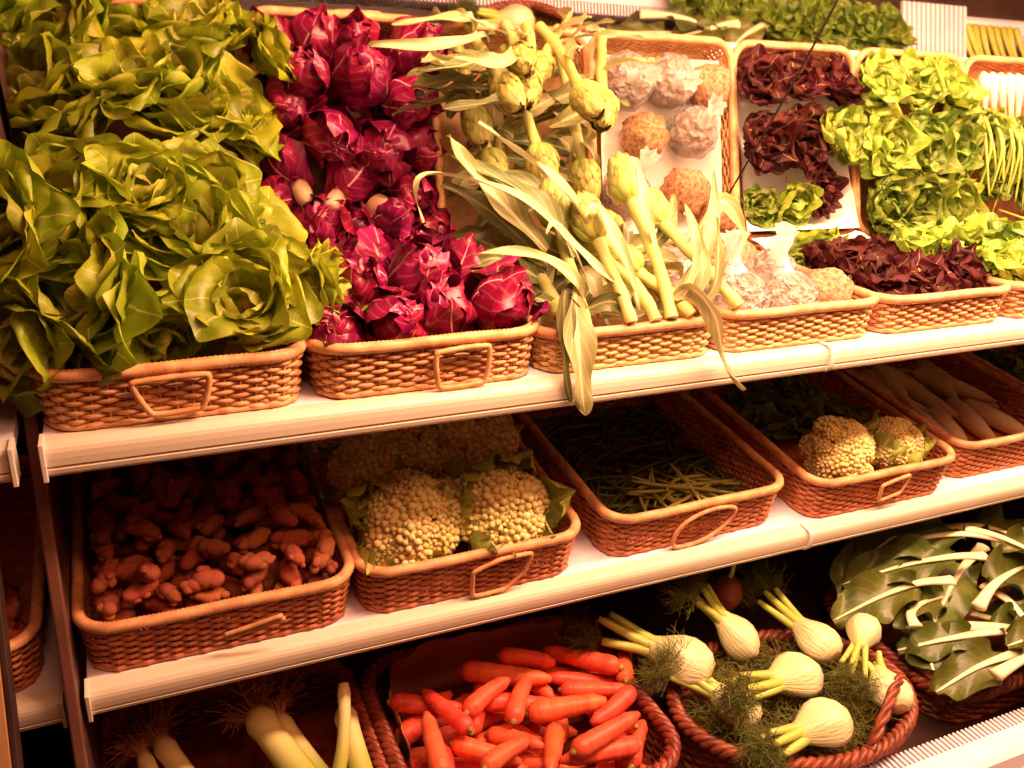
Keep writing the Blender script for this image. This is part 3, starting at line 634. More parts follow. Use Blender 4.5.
def loose_leaves(n, seed, y0, y1, z0, z1):
    rnd = random.Random(seed); out = []
    for k in range(n):
        x_, y_, z_ = rnd.uniform(0.74, 1.02), rnd.uniform(y0, y1), rnd.uniform(z0, z1); a = rnd.gauss(PI/2, 1.0); l = rnd.uniform(0.13, 0.20)
        d = Vector((math.cos(a), -0.35*math.sin(a)-0.1, 0.1)); e_ = rnd.uniform(0.01, 0.05)
        pts = [(x_ - d.x*l/2, y_ - d.y*l/2, z_), (x_ - d.x*l*.15, y_ - d.y*l*.15, z_+e_), (x_ + d.x*l*.2, y_ + d.y*l*.2, z_+e_*.9), (x_ + d.x*l/2, y_ + d.y*l/2, z_-rnd.uniform(0, .03))]
        pts = [(min(max(q_[0], 0.735), 1.035), min(max(q_[1], 0.045), 0.43), max(q_[2], 0.03)) for q_ in pts]
        out.append((pts, rnd.uniform(0.035, 0.055), rnd.choice((DK, DK, MDL, PL)), (0, -.3, 1), rnd.uniform(-.6, .6)))
    return out
N_ = (0, -1, 0.5)
artichoke((0.800, 0.170, 0.225), (0.790, 0.015, 0.070), 1.0, 'artichoke at the left of the heap above a pale cut stem', 1, [
   ([(0.815, 0.06, 0.12), (0.775, 0.07, 0.20), (0.71, 0.10, 0.265), (0.63, 0.12, 0.295), (0.555, 0.125, 0.305), (0.535, 0.12, 0.28), (0.548, 0.12, 0.235)], 0.024, PL, (0, -.6, 1), 1.2),
   ([(0.80, 0.10, 0.17), (0.76, 0.12, 0.24), (0.69, 0.15, 0.29), (0.60, 0.17, 0.33)], 0.05, DK, (0, -.6, 1), 0.3),
   ([(0.79, 0.04, 0.10), (0.77, 0.03, 0.15), (0.72, 0.04, 0.185), (0.66, 0.05, 0.20), (0.60, 0.06, 0.195)], 0.030, MDL, (0, -.6, 1), 0.3),
   ([(0.775, 0.035, 0.16), (0.765, 0.018, 0.10), (0.762, -0.012, 0.04), (0.765, -0.026, -0.02), (0.772, -0.028, -0.055)], 0.062, MDL, (0.1, -1, 0.1), 0.2)], via=(0.79, 0.08, 0.14))
artichoke((0.865, 0.145, 0.178), (0.915, 0.012, 0.078), 1.0, 'artichoke low in the middle of the heap with its stem to the front', 2, [
   ([(0.90, 0.04, 0.09), (0.875, 0.05, 0.16), (0.845, 0.07, 0.225), (0.82, 0.08, 0.26), (0.80, 0.07, 0.245)], 0.030, PL, N_, 0.5),
   ([(0.86, 0.09, 0.16), (0.82, 0.11, 0.235), (0.77, 0.14, 0.295), (0.71, 0.15, 0.335), (0.65, 0.16, 0.38)], 0.036, PL, N_, 1.6),
   ([(0.80, 0.03, 0.09), (0.755, 0.03, 0.14), (0.745, 0.015, 0.09), (0.738, -0.01, 0.03), (0.745, -0.024, -0.03)], 0.040, DK, (0.2, -1, 0.1), 0.2)], via=(0.905, 0.06, 0.12))
artichoke((0.945, 0.185, 0.262), (0.945, 0.012, 0.080), 1.0, 'artichoke near the top right of the heap on a thick pale stem', 3, [
   ([(0.96, 0.10, 0.17), (0.93, 0.10, 0.24), (0.91, 0.11, 0.31), (0.905, 0.12, 0.33)], 0.034, PL, N_, 0.4),
   ([(0.97, 0.05, 0.11), (1.02, 0.05, 0.17), (1.045, 0.07, 0.24), (1.05, 0.09, 0.31)], 0.034, PL, N_, -0.4),
   ([(0.955, 0.03, 0.11), (0.985, 0.02, 0.125), (1.015, -0.01, 0.085), (1.030, -0.032, 0.015), (1.075, -0.040, -0.045)], 0.046, MDL, (0.3, -1, 0.4), 1.4)], via=(0.95, 0.075, 0.155))
artichoke((1.010, 0.190, 0.215), (1.085, 0.018, 0.088), 1.0, 'artichoke at the right with a thick stem leaning over the celeriac', 4, [
   ([(1.03, 0.12, 0.16), (1.06, 0.11, 0.22), (1.10, 0.12, 0.25), (1.13, 0.10, 0.21), (1.14, 0.09, 0.17)], 0.036, MDL, N_, 0.3),
   ([(1.0, 0.04, 0.10), (1.01, 0.03, 0.15), (1.00, 0.05, 0.21), (0.985, 0.07, 0.26)], 0.030, PL, N_, -0.3)], via=(1.045, 0.09, 0.150))
artichoke((0.880, 0.285, 0.190), (0.860, 0.06, 0.092), 1.0, 'artichoke behind the front ones, close to the mirror', 5, [
   ([(0.87, 0.20, 0.17), (0.81, 0.20, 0.24), (0.74, 0.21, 0.28), (0.66, 0.22, 0.27)], 0.05, DK, N_, 0.5),
   ([(0.86, 0.16, 0.14), (0.79, 0.16, 0.17), (0.71, 0.17, 0.21), (0.64, 0.18, 0.19)], 0.05, DK, N_, 0.2)] + loose_leaves(14, 31, 0.14, 0.40, 0.06, 0.13))
artichoke((0.790, 0.290, 0.155), (0.755, 0.05, 0.090), 1.0, 'artichoke in the back left of its basket among dark leaves', 6, [
   ([(0.77, 0.14, 0.12), (0.72, 0.13, 0.15), (0.67, 0.13, 0.17), (0.63, 0.15, 0.15)], 0.05, DK, N_, 0.2),
   ([(0.76, 0.08, 0.10), (0.71, 0.07, 0.12), (0.66, 0.08, 0.14), (0.62, 0.10, 0.16)], 0.045, DK, N_, 0.3)] + loose_leaves(14, 32, 0.10, 0.40, 0.05, 0.12))
artichoke((0.990, 0.310, 0.160), (0.985, 0.07, 0.090), 1.0, 'artichoke in the back right of its basket', 7, [
   ([(0.99, 0.18, 0.14), (1.03, 0.18, 0.20), (1.05, 0.2, 0.25)], 0.04, DK, N_, 0.2)] + loose_leaves(14, 33, 0.20, 0.40, 0.04, 0.12))
artichoke((0.838, 0.110, 0.215), (0.868, 0.012, 0.080), 0.9, 'artichoke half hidden between the left and middle stems', 11, [
   ([(0.85, 0.05, 0.14), (0.80, 0.05, 0.18), (0.76, 0.055, 0.215), (0.735, 0.05, 0.24), (0.72, 0.045, 0.225)], 0.024, PL, N_, 1.0),
   ([(0.77, 0.13, 0.15), (0.72, 0.15, 0.20), (0.66, 0.17, 0.25), (0.60, 0.19, 0.28)], 0.06, DK, N_, 0.3),
   ([(0.78, 0.16, 0.13), (0.72, 0.18, 0.16), (0.65, 0.20, 0.19), (0.60, 0.21, 0.16)], 0.06, DK, N_, -0.3)], via=(0.86, 0.05, 0.13))
artichoke((0.912, 0.105, 0.150), (0.985, 0.014, 0.082), 0.85, 'artichoke low at the right of the middle with a slanting stem', 12, [
   ([(0.96, 0.03, 0.10), (0.985, 0.025, 0.16), (0.98, 0.03, 0.22), (0.965, 0.04, 0.25)], 0.026, PL, N_, 0.8),
   ([(0.76, 0.12, 0.18), (0.70, 0.13, 0.24), (0.64, 0.15, 0.30), (0.60, 0.16, 0.36)], 0.055, MDL, N_, 0.5),
   ([(1.01, 0.03, 0.09), (1.03, 0.02, 0.13), (1.035, 0.03, 0.19), (1.03, 0.04, 0.24)], 0.028, MDL, N_, 0.7)], via=(0.955, 0.05, 0.115))
artichoke((0.870, 0.400, 0.085), (0.900, 0.20, 0.060), 0.95, 'artichoke at the very back of its basket, seen in the mirror', 9)
artichoke((0.760, 0.215, 0.170), (0.765, 0.06, 0.085), 0.9, 'artichoke at the left wall of its basket, beside the radicchio', 10)
artichoke((0.830, 0.330, 0.100), (0.850, 0.09, 0.070), 0.95, 'artichoke lying at the bottom of its basket', 8, [
   ([(0.84, 0.10, 0.10), (0.88, 0.05, 0.12), (0.86, 0.03, 0.08)], 0.04, MDL, N_, 0.2),
   ([(0.80, 0.06, 0.09), (0.84, 0.04, 0.11), (0.88, 0.04, 0.09)], 0.04, DK, N_, 0.2)] + loose_leaves(16, 34, 0.06, 0.38, 0.035, 0.07))

# ------------------------------------------------------------------ celeriac in plastic
def lumpy(name, src, lobes, seed, amp=0.06, fs=2.2, sq=(1, 1, 1)):
    rnd = random.Random(seed); L_ = [(Vector((rnd.gauss(0, 1), rnd.gauss(0, 1), rnd.gauss(0, 1))).normalized(), rnd.uniform(*lobes[1]), rnd.uniform(*lobes[2])) for _ in range(lobes[0])]
    mb = MB(); vs = []
    for v in src[0]:
        r_ = 1 + sum(a*math.exp(k*(v.dot(d)-1)) for d, a, k in L_) + amp*noise.noise(v*fs+Vector((seed*3.7, 0, 0))) + amp*0.5*noise.noise(v*fs*3+Vector((seed*1.7, 5, 0)))
        vs.append((v.x*r_*sq[0], v.y*r_*sq[1], v.z*r_*sq[2]))
    mb.add(vs, src[1]); return mb.mesh(name)
CEL = [lumpy('celeriac_root%d' % i, ICO3, (9, (0.05, 0.16), (14, 40)), 300+i, 0.22, 3.0) for i in range(3)]
for me in CEL: me.materials.append(MAT['celeriac'])
def bag_mesh(seed, neck, flare_):
    rnd = random.Random(seed); mb = MB(); rows = 16; n = 18; verts = []; uvs = []
    for j in range(rows+1):
        t = j/rows
        if t < 0.62:
            a = t/0.62*PI*0.93; r_ = 1.07*math.sin(a)+0.02; z = -1.07*math.cos(a)
        else:
            s_ = (t-0.62)/0.38; z = 1.0+neck*s_; r_ = 0.23-0.13*math.sin(min(1, s_*1.4)*PI)+flare_*max(0, s_-0.35)
        for k in range(n):
            an = 2*PI*k/n + (t*1.5 if t > 0.6 else 0)
            rr = r_*(1+0.05*math.sin(k*3.0+j)+0.10*(rnd.random()-0.5)*(1.6 if t > 0.5 else 0.6))
            verts.append((rr*math.cos(an), rr*math.sin(an), z)); uvs.append((k/n, t))
    mb.add(verts, [(j*n+k, j*n+(k+1) % n, (j+1)*n+(k+1) % n, (j+1)*n+k) for j in range(rows) for k in range(n)], uvs)
    me = mb.mesh('plastic_bag'); me.materials.append(MAT['plastic']); return me
BAG = [bag_mesh(i, 0.25, 0.0) for i in range(3)]
m2, nt, p = new_mat('plastic_twist'); p.inputs['Base Color'].default_value = (0.95, 0.92, 0.88, 1); p.inputs['Roughness'].default_value = 0.35
tl = nd(nt, 'ShaderNodeBsdfTranslucent'); tl.inputs[0].default_value = (0.95, 0.92, 0.88, 1); tp = nd(nt, 'ShaderNodeBsdfTransparent')
mx1 = nd(nt, 'ShaderNodeMixShader'); mx1.inputs[0].default_value = 0.4; mx2 = nd(nt, 'ShaderNodeMixShader'); mx2.inputs[0].default_value = 0.78
nt.links.new(p.outputs[0], mx1.inputs[1]); nt.links.new(tl.outputs[0], mx1.inputs[2]); nt.links.new(tp.outputs[0], mx2.inputs[1]); nt.links.new(mx1.outputs[0], mx2.inputs[2])
nt.links.new(mx2.outputs[0], nt.nodes['Material Output'].inputs[0]); MAT['plastic_twist'] = m2
def neck_mesh(seed):
    rnd = random.Random(seed); mb = MB(); n = 20; rows = 12; vs = []
    for j in range(rows+1):
        t = j/rows; r_ = 0.40-0.25*math.sin(min(1, t*2)*PI/2)+0.42*max(0, t-0.4)
        for k in range(n):
            a = 2*PI*k/n+t*1.2; rr = r_*(1+0.22*math.sin(k*PI*0.6*1.0+seed)*(0.4+t)+0.1*rnd.uniform(-1, 1))
            vs.append((rr*math.cos(a), rr*math.sin(a)*0.8, 0.93+1.25*t+0.06*math.sin(k*2.1)*t))
    mb.add(vs, [(j*n+k, j*n+(k+1) % n, (j+1)*n+(k+1) % n, (j+1)*n+k) for j in range(rows) for k in range(n)])
    me = mb.mesh('bag_neck'); me.materials.append(MAT['plastic_twist']); return me
NECK = [neck_mesh(i) for i in range(3)]
def celeriac(pos, r_, lb, seed, bag=True, axis=(0, -0.2, 1)):
    rnd = random.Random(seed); t = thing('celeriac', lb, 'celeriac', T(*W(*pos)) @ S(r_), 'celeriac roots in the fourth basket')
    link('root', CEL[seed % 3], None, t, RZ(rnd.uniform(0, 6)) @ RX(rnd.uniform(-.5, .5)) @ S(0.9))
    if bag:
        pb = link('plastic_bag', BAG[seed % 3], None, t, aim(axis, rnd.uniform(0, 6))); link('bag_neck', NECK[seed % 3], None, pb)
celeriac((1.150, 0.110, 0.066), 0.058, 'celeriac in a clear bag with twisted neck, front left of its basket', 0, True, (-0.1, 0.1, 1))
celeriac((1.265, 0.105, 0.060), 0.055, 'celeriac in a clear bag in the middle of the basket front', 1, True, (-0.15, 0.2, 1))
celeriac((1.370, 0.115, 0.062), 0.055, 'bare brown celeriac at the right front of its basket', 2, False)
celeriac((1.315, 0.215, 0.070), 0.055, 'celeriac in a clear bag with tall neck behind the front ones', 3, True, (-0.1, -0.35, 1))
celeriac((1.190, 0.225, 0.066), 0.056, 'bare celeriac at the left of its basket, second row', 4, False)
celeriac((1.295, 0.345, 0.066), 0.058, 'bare brown celeriac at the back middle, seen in the mirror', 5, False)
celeriac((1.140, 0.350, 0.062), 0.054, 'celeriac in a clear bag at the back left of its basket', 6, True, (0.1, -.5, .6))
celeriac((1.380, 0.400, 0.058), 0.050, 'bare celeriac at the back right corner of its basket', 7, False)
mb = MB(); nu, nv = 14, 14
for_v = []
for j in range(nv+1):
    for i in range(nu+1):
        a, b = i/nu*2-1, j/nv*2-1; e_ = max(abs(a), abs(b))
        for_v.append((1.2415+a*0.155, 0.245+b*0.19, Z0+0.0115+0.05*max(0, e_-0.75)/0.25+0.006*noise.noise(Vector((a*4, b*4, 1)))))
mb.add(for_v, [(j*(nu+1)+i, j*(nu+1)+i+1, (j+1)*(nu+1)+i+1, (j+1)*(nu+1)+i) for j in range(nv) for i in range(nu)])
tag(link('tissue_liner', mb.mesh('tissue_liner'), 'tissue'), 'white paper liner under the celeriac', 'liner')
mb = MB(); for_v = []
for j in range(nv+1):
    for i in range(nu+1):
        a, b = i/nu*2-1, j/nv*2-1; e_ = max(abs(a), abs(b))
        for_v.append((1.604+a*(0.155+0.012*max(0, b)), 0.255+b*0.185, Z0+0.0115+0.085*max(0, e_-0.72)/0.28*(0.6+0.4*b)+0.010*noise.noise(Vector((a*4, b*4, 7)))))
mb.add(for_v, [(j*(nu+1)+i, j*(nu+1)+i+1, (j+1)*(nu+1)+i+1, (j+1)*(nu+1)+i) for j in range(nv) for i in range(nu)])
tag(link('tissue_liner', mb.mesh('tissue_liner'), 'tissue'), 'white crumpled paper liner under the red lettuces', 'liner')

# ------------------------------------------------------------------ red and green leaf lettuces
FR = [leaf_mesh('frill_leaf%d' % i, 0.105, 0.110, 0.45, 1.25, cup=0.5, ruf=0.085, seed=400+i, nu=14, nv=16, crinkle=0.06, freq=13, fan=0.36, peak=0.7, base=0.25, edge=0.05) for i in range(4)]
FRI = [leaf_mesh('frill_inner%d' % i, 0.085, 0.085, 0.4, 0.2, cup=0.7, ruf=0.085, seed=420+i, nu=14, nv=16, crinkle=0.06, freq=13, fan=0.36, peak=0.7, base=0.25, edge=0.05) for i in range(3)]
def recol(ms, mat):
    out = []
    for me in ms:
        c = me.copy(); c.materials.clear(); c.materials.append(MAT[mat]); out.append(c)
    return out
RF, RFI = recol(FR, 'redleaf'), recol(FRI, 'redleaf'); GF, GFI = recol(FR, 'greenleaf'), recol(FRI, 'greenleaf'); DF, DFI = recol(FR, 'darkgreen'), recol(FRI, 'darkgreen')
reds = [((1.490, 0.115, 0.050), (-.1, -.3, .9), 0.85, 0, 'dark red leaf lettuce at the left front of its basket'),
        ((1.600, 0.105, 0.045), (0, -.4, .8), 0.80, 0, 'dark red leaf lettuce in the middle of the basket front'),
        ((1.715, 0.120, 0.050), (.2, -.4, .8), 0.85, 0, 'dark red leaf lettuce beside the light green one'),
        ((1.505, 0.235, 0.050), (0, .1, .9), 0.95, 0, 'dark red leaf lettuce in the second row, left'),
        ((1.610, 0.230, 0.055), (0, .1, .9), 0.95, 0, 'dark red leaf lettuce in the second row, middle'),
        ((1.700, 0.230, 0.060), (.1, -.1, .9), 0.95, 1, 'light green leaf lettuce at the right of the red lettuce basket'),
        ((1.580, 0.370, 0.045), (0, .3, .8), 0.85, 1, 'light green leaf lettuce at the back of the red lettuce basket'),
        ((1.500, 0.390, 0.040), (-.2, -.3, .8), 0.6, 2, 'small dark leaf lettuce at the back left by the white liner'),
        ((1.665, 0.350, 0.045), (.2, .1, .8), 0.75, 0, 'dark red leaf lettuce at the back right by the white liner'),
        ((1.840, 0.115, 0.050), (-.1, -.3, .9), 0.95, 1, 'light green leaf lettuce at the left front of the rightmost basket'),
        ((1.960, 0.110, 0.050), (0, -.4, .9), 1.0, 1, 'light green leaf lettuce at the front right of the rightmost basket'),
        ((2.070, 0.120, 0.050), (.1, -.3, .9), 1.0, 1, 'light green leaf lettuce right of the picture edge, seen in the mirror'),
        ((1.850, 0.235, 0.060), (0, .1, .9), 1.05, 1, 'green leaf lettuce in the second row of the rightmost basket, left'),
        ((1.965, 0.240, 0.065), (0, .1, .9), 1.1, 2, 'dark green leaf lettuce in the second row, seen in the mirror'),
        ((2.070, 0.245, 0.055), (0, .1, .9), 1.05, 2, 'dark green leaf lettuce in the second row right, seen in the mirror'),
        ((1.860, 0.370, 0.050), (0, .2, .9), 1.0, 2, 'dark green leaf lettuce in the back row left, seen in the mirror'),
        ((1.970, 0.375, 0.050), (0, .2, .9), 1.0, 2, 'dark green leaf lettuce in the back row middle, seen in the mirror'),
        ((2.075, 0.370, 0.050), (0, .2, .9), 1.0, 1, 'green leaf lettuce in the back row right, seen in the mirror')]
for i, (ps, ax, sc, c, lb) in enumerate(reds):
    head('leaf_lettuce', lb, 'lettuce', W(*ps), ax, sc, ((RFI, GFI, DFI)[c], (RF, GF, DF)[c]), (8, 14), 'red and green leaf lettuces', 500+i)
# spring onions with white bulbs at the front, green tops to the back
for i in range(10):
    x_ = 2.185+0.031*i; lean = random.uniform(-.02, .02)
    t = thing('spring_onion', 'spring onion with white bulb to the front, seen in the mirror at far right', 'spring onion', T(*W(x_, 0.055, 0.095)), 'spring onions in the far right basket')
    mb = MB(); P = [(0, 0, 0), (0, 0.012, 0.002), (0, 0.03, 0.004), (0, 0.06, 0.006), (lean*.5, 0.12, 0.008)]; mb.tube(P, [0.004, 0.014, 0.015, 0.008, 0.006], 9); link('bulb', mb.mesh('bulb'), 'white_bulb', t)
    for k in range(4):
        e_ = Vector((lean+random.uniform(-.05, .05), random.uniform(.25, .36), random.uniform(-.02, .06)))
        mb = MB(); mb.tube(catmull([(lean*.5, 0.11, 0.008), (lean+e_.x*.4, 0.2, 0.02+random.uniform(0, .03)), tuple(e_)], 5), [0.006-0.0004*q_ for q_ in range(11)], 6); link('green_top', mb.mesh('green_top'), 'green_stem', t)
for i, (x_, y_) in enumerate([(2.20, 0.20), (2.30, 0.22), (2.40, 0.20), (2.46, 0.27), (2.24, 0.32), (2.35, 0.33), (2.44, 0.37)]):
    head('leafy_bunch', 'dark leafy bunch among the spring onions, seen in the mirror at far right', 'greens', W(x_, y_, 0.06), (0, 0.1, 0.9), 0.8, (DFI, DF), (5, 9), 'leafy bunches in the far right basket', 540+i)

# ------------------------------------------------------------------ cauliflowers
def floret(seed):
    rnd = random.Random(seed); mb = MB()
    for k in range(26):
        z = 1-(k+0.5)/26*1.1; a = k*2.39996; r_ = math.sqrt(max(0, 1-z*z))
        c = Vector((r_*math.cos(a)*0.019, r_*math.sin(a)*0.019, z*0.013)); rr = rnd.uniform(0.0034, 0.0062)
        mb.add([c+v*rr*(1+0.25*noise.noise(v*2.5+c*300)) for v in ICO1[0]], ICO1[1])
    mb.add([Vector((v.x*0.019, v.y*0.019, v.z*0.013)) for v in ICO1[0]], ICO1[1])
    me = mb.mesh('floret'); me.materials.append(MAT['curd']); return me
FLO = [floret(600+i) for i in range(4)]
CL = [leaf_mesh('cauliflower_leaf%d' % i, 0.15, 0.085, 1.35, -0.35, cup=0.8, ruf=0.06, seed=620+i, nu=7, nv=9, peak=0.55, base=0.4, freq=10) for i in range(3)]
for me in CL: me.materials.append(MAT['cauli_leaf'])
mbk = MB(); mbk.add([(v.x*0.062, v.y*0.062, v.z*0.05-0.004) for v in ICO2[0]], ICO2[1]); CORE = mbk.mesh('curd_core'); CORE.materials.append(MAT['curd'])
def cauliflower(mw, lb, seed, nleaf=7, cone=1.0, leafsc=1.0, leaf_ang=None):
    rnd = random.Random(seed); t = thing('cauliflower', lb, 'cauliflower', mw, 'cauliflowers on the middle shelf')
    link('curd_core', CORE, None, t, S(1, 1, cone))
    n = 40
    for k in range(n):
        z = 1-(k+0.5)/n*1.35; a = k*2.39996+rnd.uniform(-.1, .1); r_ = math.sqrt(max(0, 1-z*z)); d = Vector((r_*math.cos(a), r_*math.sin(a), z))
        R_ = rnd.uniform(0.90, 1.10)
        link('floret', rnd.choice(FLO), None, t, T(d.x*0.064*R_, d.y*0.064*R_, d.z*0.054*R_*cone) @ aim((d.x, d.y, d.z/cone), rnd.uniform(0, 6)) @ S(rnd.uniform(0.8, 1.3)))
    for k in range(nleaf):
        a = (leaf_ang[k] if leaf_ang else 2*PI*k/nleaf + rnd.uniform(-.3, .3))
        link('leaf', rnd.choice(CL), None, t, RZ(a) @ T(0, 0.012, -0.055) @ S(leafsc*rnd.uniform(0.75, 1.05)))
    return t
def mid(x, y, z): return M2 @ Vector((x, y, z))        # on the sloped middle shelf
CA = [((0.530, 0.120, 0.100), (-.25, -.75, .6), 1.0, 'lit cauliflower at the left front with a green leaf across it'),
      ((0.700, 0.115, 0.095), (.1, -.75, .6), 1.0, 'lit cauliflower at the right front with pale leaf tips'),
      ((0.510, 0.255, 0.120), (-.5, -.4, .7), 1.0, 'shaded cauliflower behind the left front one'),
      ((0.690, 0.270, 0.150), (.2, -.6, .7), 1.15, 'large shaded cauliflower on top at the back right'),
      ((0.590, 0.280, 0.160), (0, -.6, .7), 1.0, 'shaded cauliflower at the back middle of the pile'),
      ((0.490, 0.390, 0.090), (-.3, -.4, .7), 1.0, 'dark cauliflower at the far back left of the pile'),
      ((0.610, 0.190, 0.070), (0, -.4, .9), 0.9, 'cauliflower low in the gap between the two front ones')]
for i, (ps, ax, sc, lb) in enumerate(CA):
    t = cauliflower(T(*mid(ps[0], ps[1], ps[2]+0.008)) @ aim(ax, i*1.7) @ S(sc*1.14), lb, 700+i, 9 if i < 2 else 7, 1.0, 1.05 if i < 2 else 1.0)
    for dw, sz in ([((-.6, -.7, .1), 1.12), ((-.9, .1, .5), 1.15)] if i == 0 else [((1, -.4, .3), 1.2)] if i == 1 else []):
        d = t.matrix_basis.to_3x3().inverted() @ Vector(dw); link('leaf', CL[i], None, t, RZ(math.atan2(d.y, d.x)-PI/2) @ T(0, 0.014, -0.058) @ S(sz))
cauliflower(T(*mid(1.495, 0.100, 0.100)) @ aim((-.05, -.45, .9), 1) @ S(0.98), 'cone-shaped pale cauliflower at the left, fourth basket of the middle shelf', 720, 6, 1.45, 0.8)
cauliflower(T(*mid(1.660, 0.108, 0.090)) @ aim((.2, -.35, .9), 2) @ S(0.92), 'round pale cauliflower with upright green leaves, right of the cone-shaped one', 721, 8, 1.0, 1.05)

# ------------------------------------------------------------------ tubers
def knobbly(seed):
    rnd = random.Random(seed); mb = MB(); c = Vector(); d = Vector((1, rnd.uniform(-.3, .3), rnd.uniform(-.2, .2))).normalized()
    balls = [(Vector((-0.7, 0, 0)), 0.85), (Vector((0.1, rnd.uniform(-.2, .2), rnd.uniform(-.1, .1))), 0.95), (Vector((0.85, rnd.uniform(-.4, .4), 0)), 0.7)]
    for k in range(5):
        b = rnd.choice(balls[:3]); u = Vector((rnd.gauss(0, 1), rnd.gauss(0, 1), rnd.gauss(0, .8))).normalized(); balls.append((b[0]+u*b[1]*0.95, rnd.uniform(0.32, 0.55)))
    for c, r_ in balls:
        mb.add([c+Vector((v.x*1.1, v.y, v.z))*r_*(1+0.16*noise.noise(v*2+c*3)) for v in ICO2[0]], ICO2[1])
    return mb.mesh('tuber')
TB = [knobbly(800+i) for i in range(7)]
for me in TB: me.materials.append(MAT['tuber'])
def tubers(x0, x1, y0, y1, n, lb, group, seed, hgt=0.0):
    hp = Heap(x0, x1, y0, y1, 0.012, seed=seed); rnd = random.Random(seed)
    for i in range(n):
        me = rnd.choice(TB); sc = rnd.uniform(0.0130, 0.0175)
        m3 = RZ(rnd.uniform(0, 6)) @ RX(rnd.uniform(-1, 1)) @ RY(rnd.uniform(-.6, .6)) @ S(sc*rnd.uniform(1, 1.4), sc, sc)
        p_ = hp.drop(verts_np(me, m3), 14)
        if p_ is None: continue
        row = 'lit, near the basket front' if p_.y < y0+0.13 else 'half shaded, mid basket' if p_.y < y0+0.27 else 'in deep shade at the basket back'
        side = 'left' if p_.x < x0+(x1-x0)/3 else 'right' if p_.x > x1-(x1-x0)/3 else 'centre'
        tag(link('tuber', me, None, None, M2 @ T(*p_) @ m3), lb + ', ' + side + ', ' + row, 'tuber', group)
tubers(0.022, 0.388, 0.032, 0.50, 258, 'knobbly tuber left of the cauliflowers', 'knobbly tubers in the first basket of the middle shelf', 5)
tubers(-0.34, -0.075, 0.035, 0.20, 42, 'tuber in neighbouring cabinet', 'tubers in the neighbouring cabinet', 6)

# ------------------------------------------------------------------ thin green stalks
def bean_mesh(seed, L, r_):
    rnd = random.Random(seed); mb = MB(); a = rnd.uniform(-.16, .16)
    P = [(L*(t-.5), a*L*math.sin(t*PI), 0.08*L*a*math.sin(t*PI*2)) for t in [i/8 for i in range(9)]]
    mb.tube(P, [r_*(0.45+0.55*math.sin(min(1, t*3.2)*PI/2)*math.cos(max(0, t-.75)*4*1.2)) for t in [i/8 for i in range(9)]], 6); return mb.mesh('green_stalk')
BN = [bean_mesh(900+i, 0.13+0.012*i, 0.0042) for i in range(6)]
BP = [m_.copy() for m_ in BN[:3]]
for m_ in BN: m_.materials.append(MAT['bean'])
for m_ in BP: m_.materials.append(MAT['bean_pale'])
hp = Heap(0.930, 1.285, 0.075, 0.50, 0.012, seed=3, cell=0.006); rnd = random.Random(12)
for i in range(190):
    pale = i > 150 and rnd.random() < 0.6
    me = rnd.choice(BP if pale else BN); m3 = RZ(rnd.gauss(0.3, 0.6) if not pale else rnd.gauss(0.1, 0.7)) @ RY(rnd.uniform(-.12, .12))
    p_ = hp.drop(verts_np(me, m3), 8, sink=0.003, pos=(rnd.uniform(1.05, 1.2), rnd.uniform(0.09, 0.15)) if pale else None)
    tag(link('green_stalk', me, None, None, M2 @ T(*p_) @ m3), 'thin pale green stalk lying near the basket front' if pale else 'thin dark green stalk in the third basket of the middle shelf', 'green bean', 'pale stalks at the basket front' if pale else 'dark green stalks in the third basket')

# ------------------------------------------------------------------ white radishes, far right of the middle shelf
rm = MB(); rm.tube([(-.10, 0, 0), (-.085, 0, 0), (-.05, 0, 0), (0.02, 0, 0), (0.08, 0.003, 0), (0.12, 0.006, 0)], [0.008, 0.020, 0.025, 0.023, 0.014, 0.003], 12); RAD = rm.mesh('white_radish'); RAD.materials.append(MAT['radish'])
hp = Heap(1.86, 2.20, 0.08, 0.50, 0.012, seed=8); rnd = random.Random(14)
for i in range(16):
    m3 = RZ(PI/2*3+rnd.uniform(-.5, .5)) @ RX(rnd.uniform(0, 6)); p_ = hp.drop(verts_np(RAD, m3), 10)
    t = thing('white_radish', 'long white radish in the right end basket of the middle shelf', 'radish', M2 @ T(*p_) @ m3, 'white radishes in the right end basket')
    link('root', RAD, None, t)
    mb = MB(); mb.tube(catmull([(-.098, 0, 0), (-.12, .004, .004), (-.15, -.004, .012)], 3), 0.005, 6); link('leaf_stub', mb.mesh('leaf_stub'), 'green_stem', t)

# ------------------------------------------------------------------ carrots
def carrot_mesh(seed, L, r_):
    rnd = random.Random(seed); mb = MB(); a = rnd.uniform(-.07, .07); N = 13
    P = [(L*(i/N-.5), a*L*math.sin(i/N*PI), 0) for i in range(N+1)]
    mb.tube(P, [r_*(0.55 if i == 0 else 0.92 if i == 1 else (1-0.36*(i/N)**1.4) if i < N-1 else 0.50 if i == N-1 else 0.28)*(1+0.03*math.sin(i*2.3+seed)) for i in range(N+1)], 10); return mb.mesh('carrot_root')
CR = [carrot_mesh(1000+i, 0.115+0.013*i, 0.0195+0.0010*(i % 3)) for i in range(5)]
for m_ in CR: m_.materials.append(MAT['carrot'])
cm = MB(); cm.tube([(0, 0, 0), (-0.004, 0, 0), (-0.007, 0.001, 0.001)], [0.0085, 0.006, 0.003], 8); CROWN = cm.mesh('crown'); CROWN.materials.append(MAT['carrot_end'])
hp = Heap(0.485, 0.945, -0.15, 0.175, 0.008, seed=4); rnd = random.Random(15)
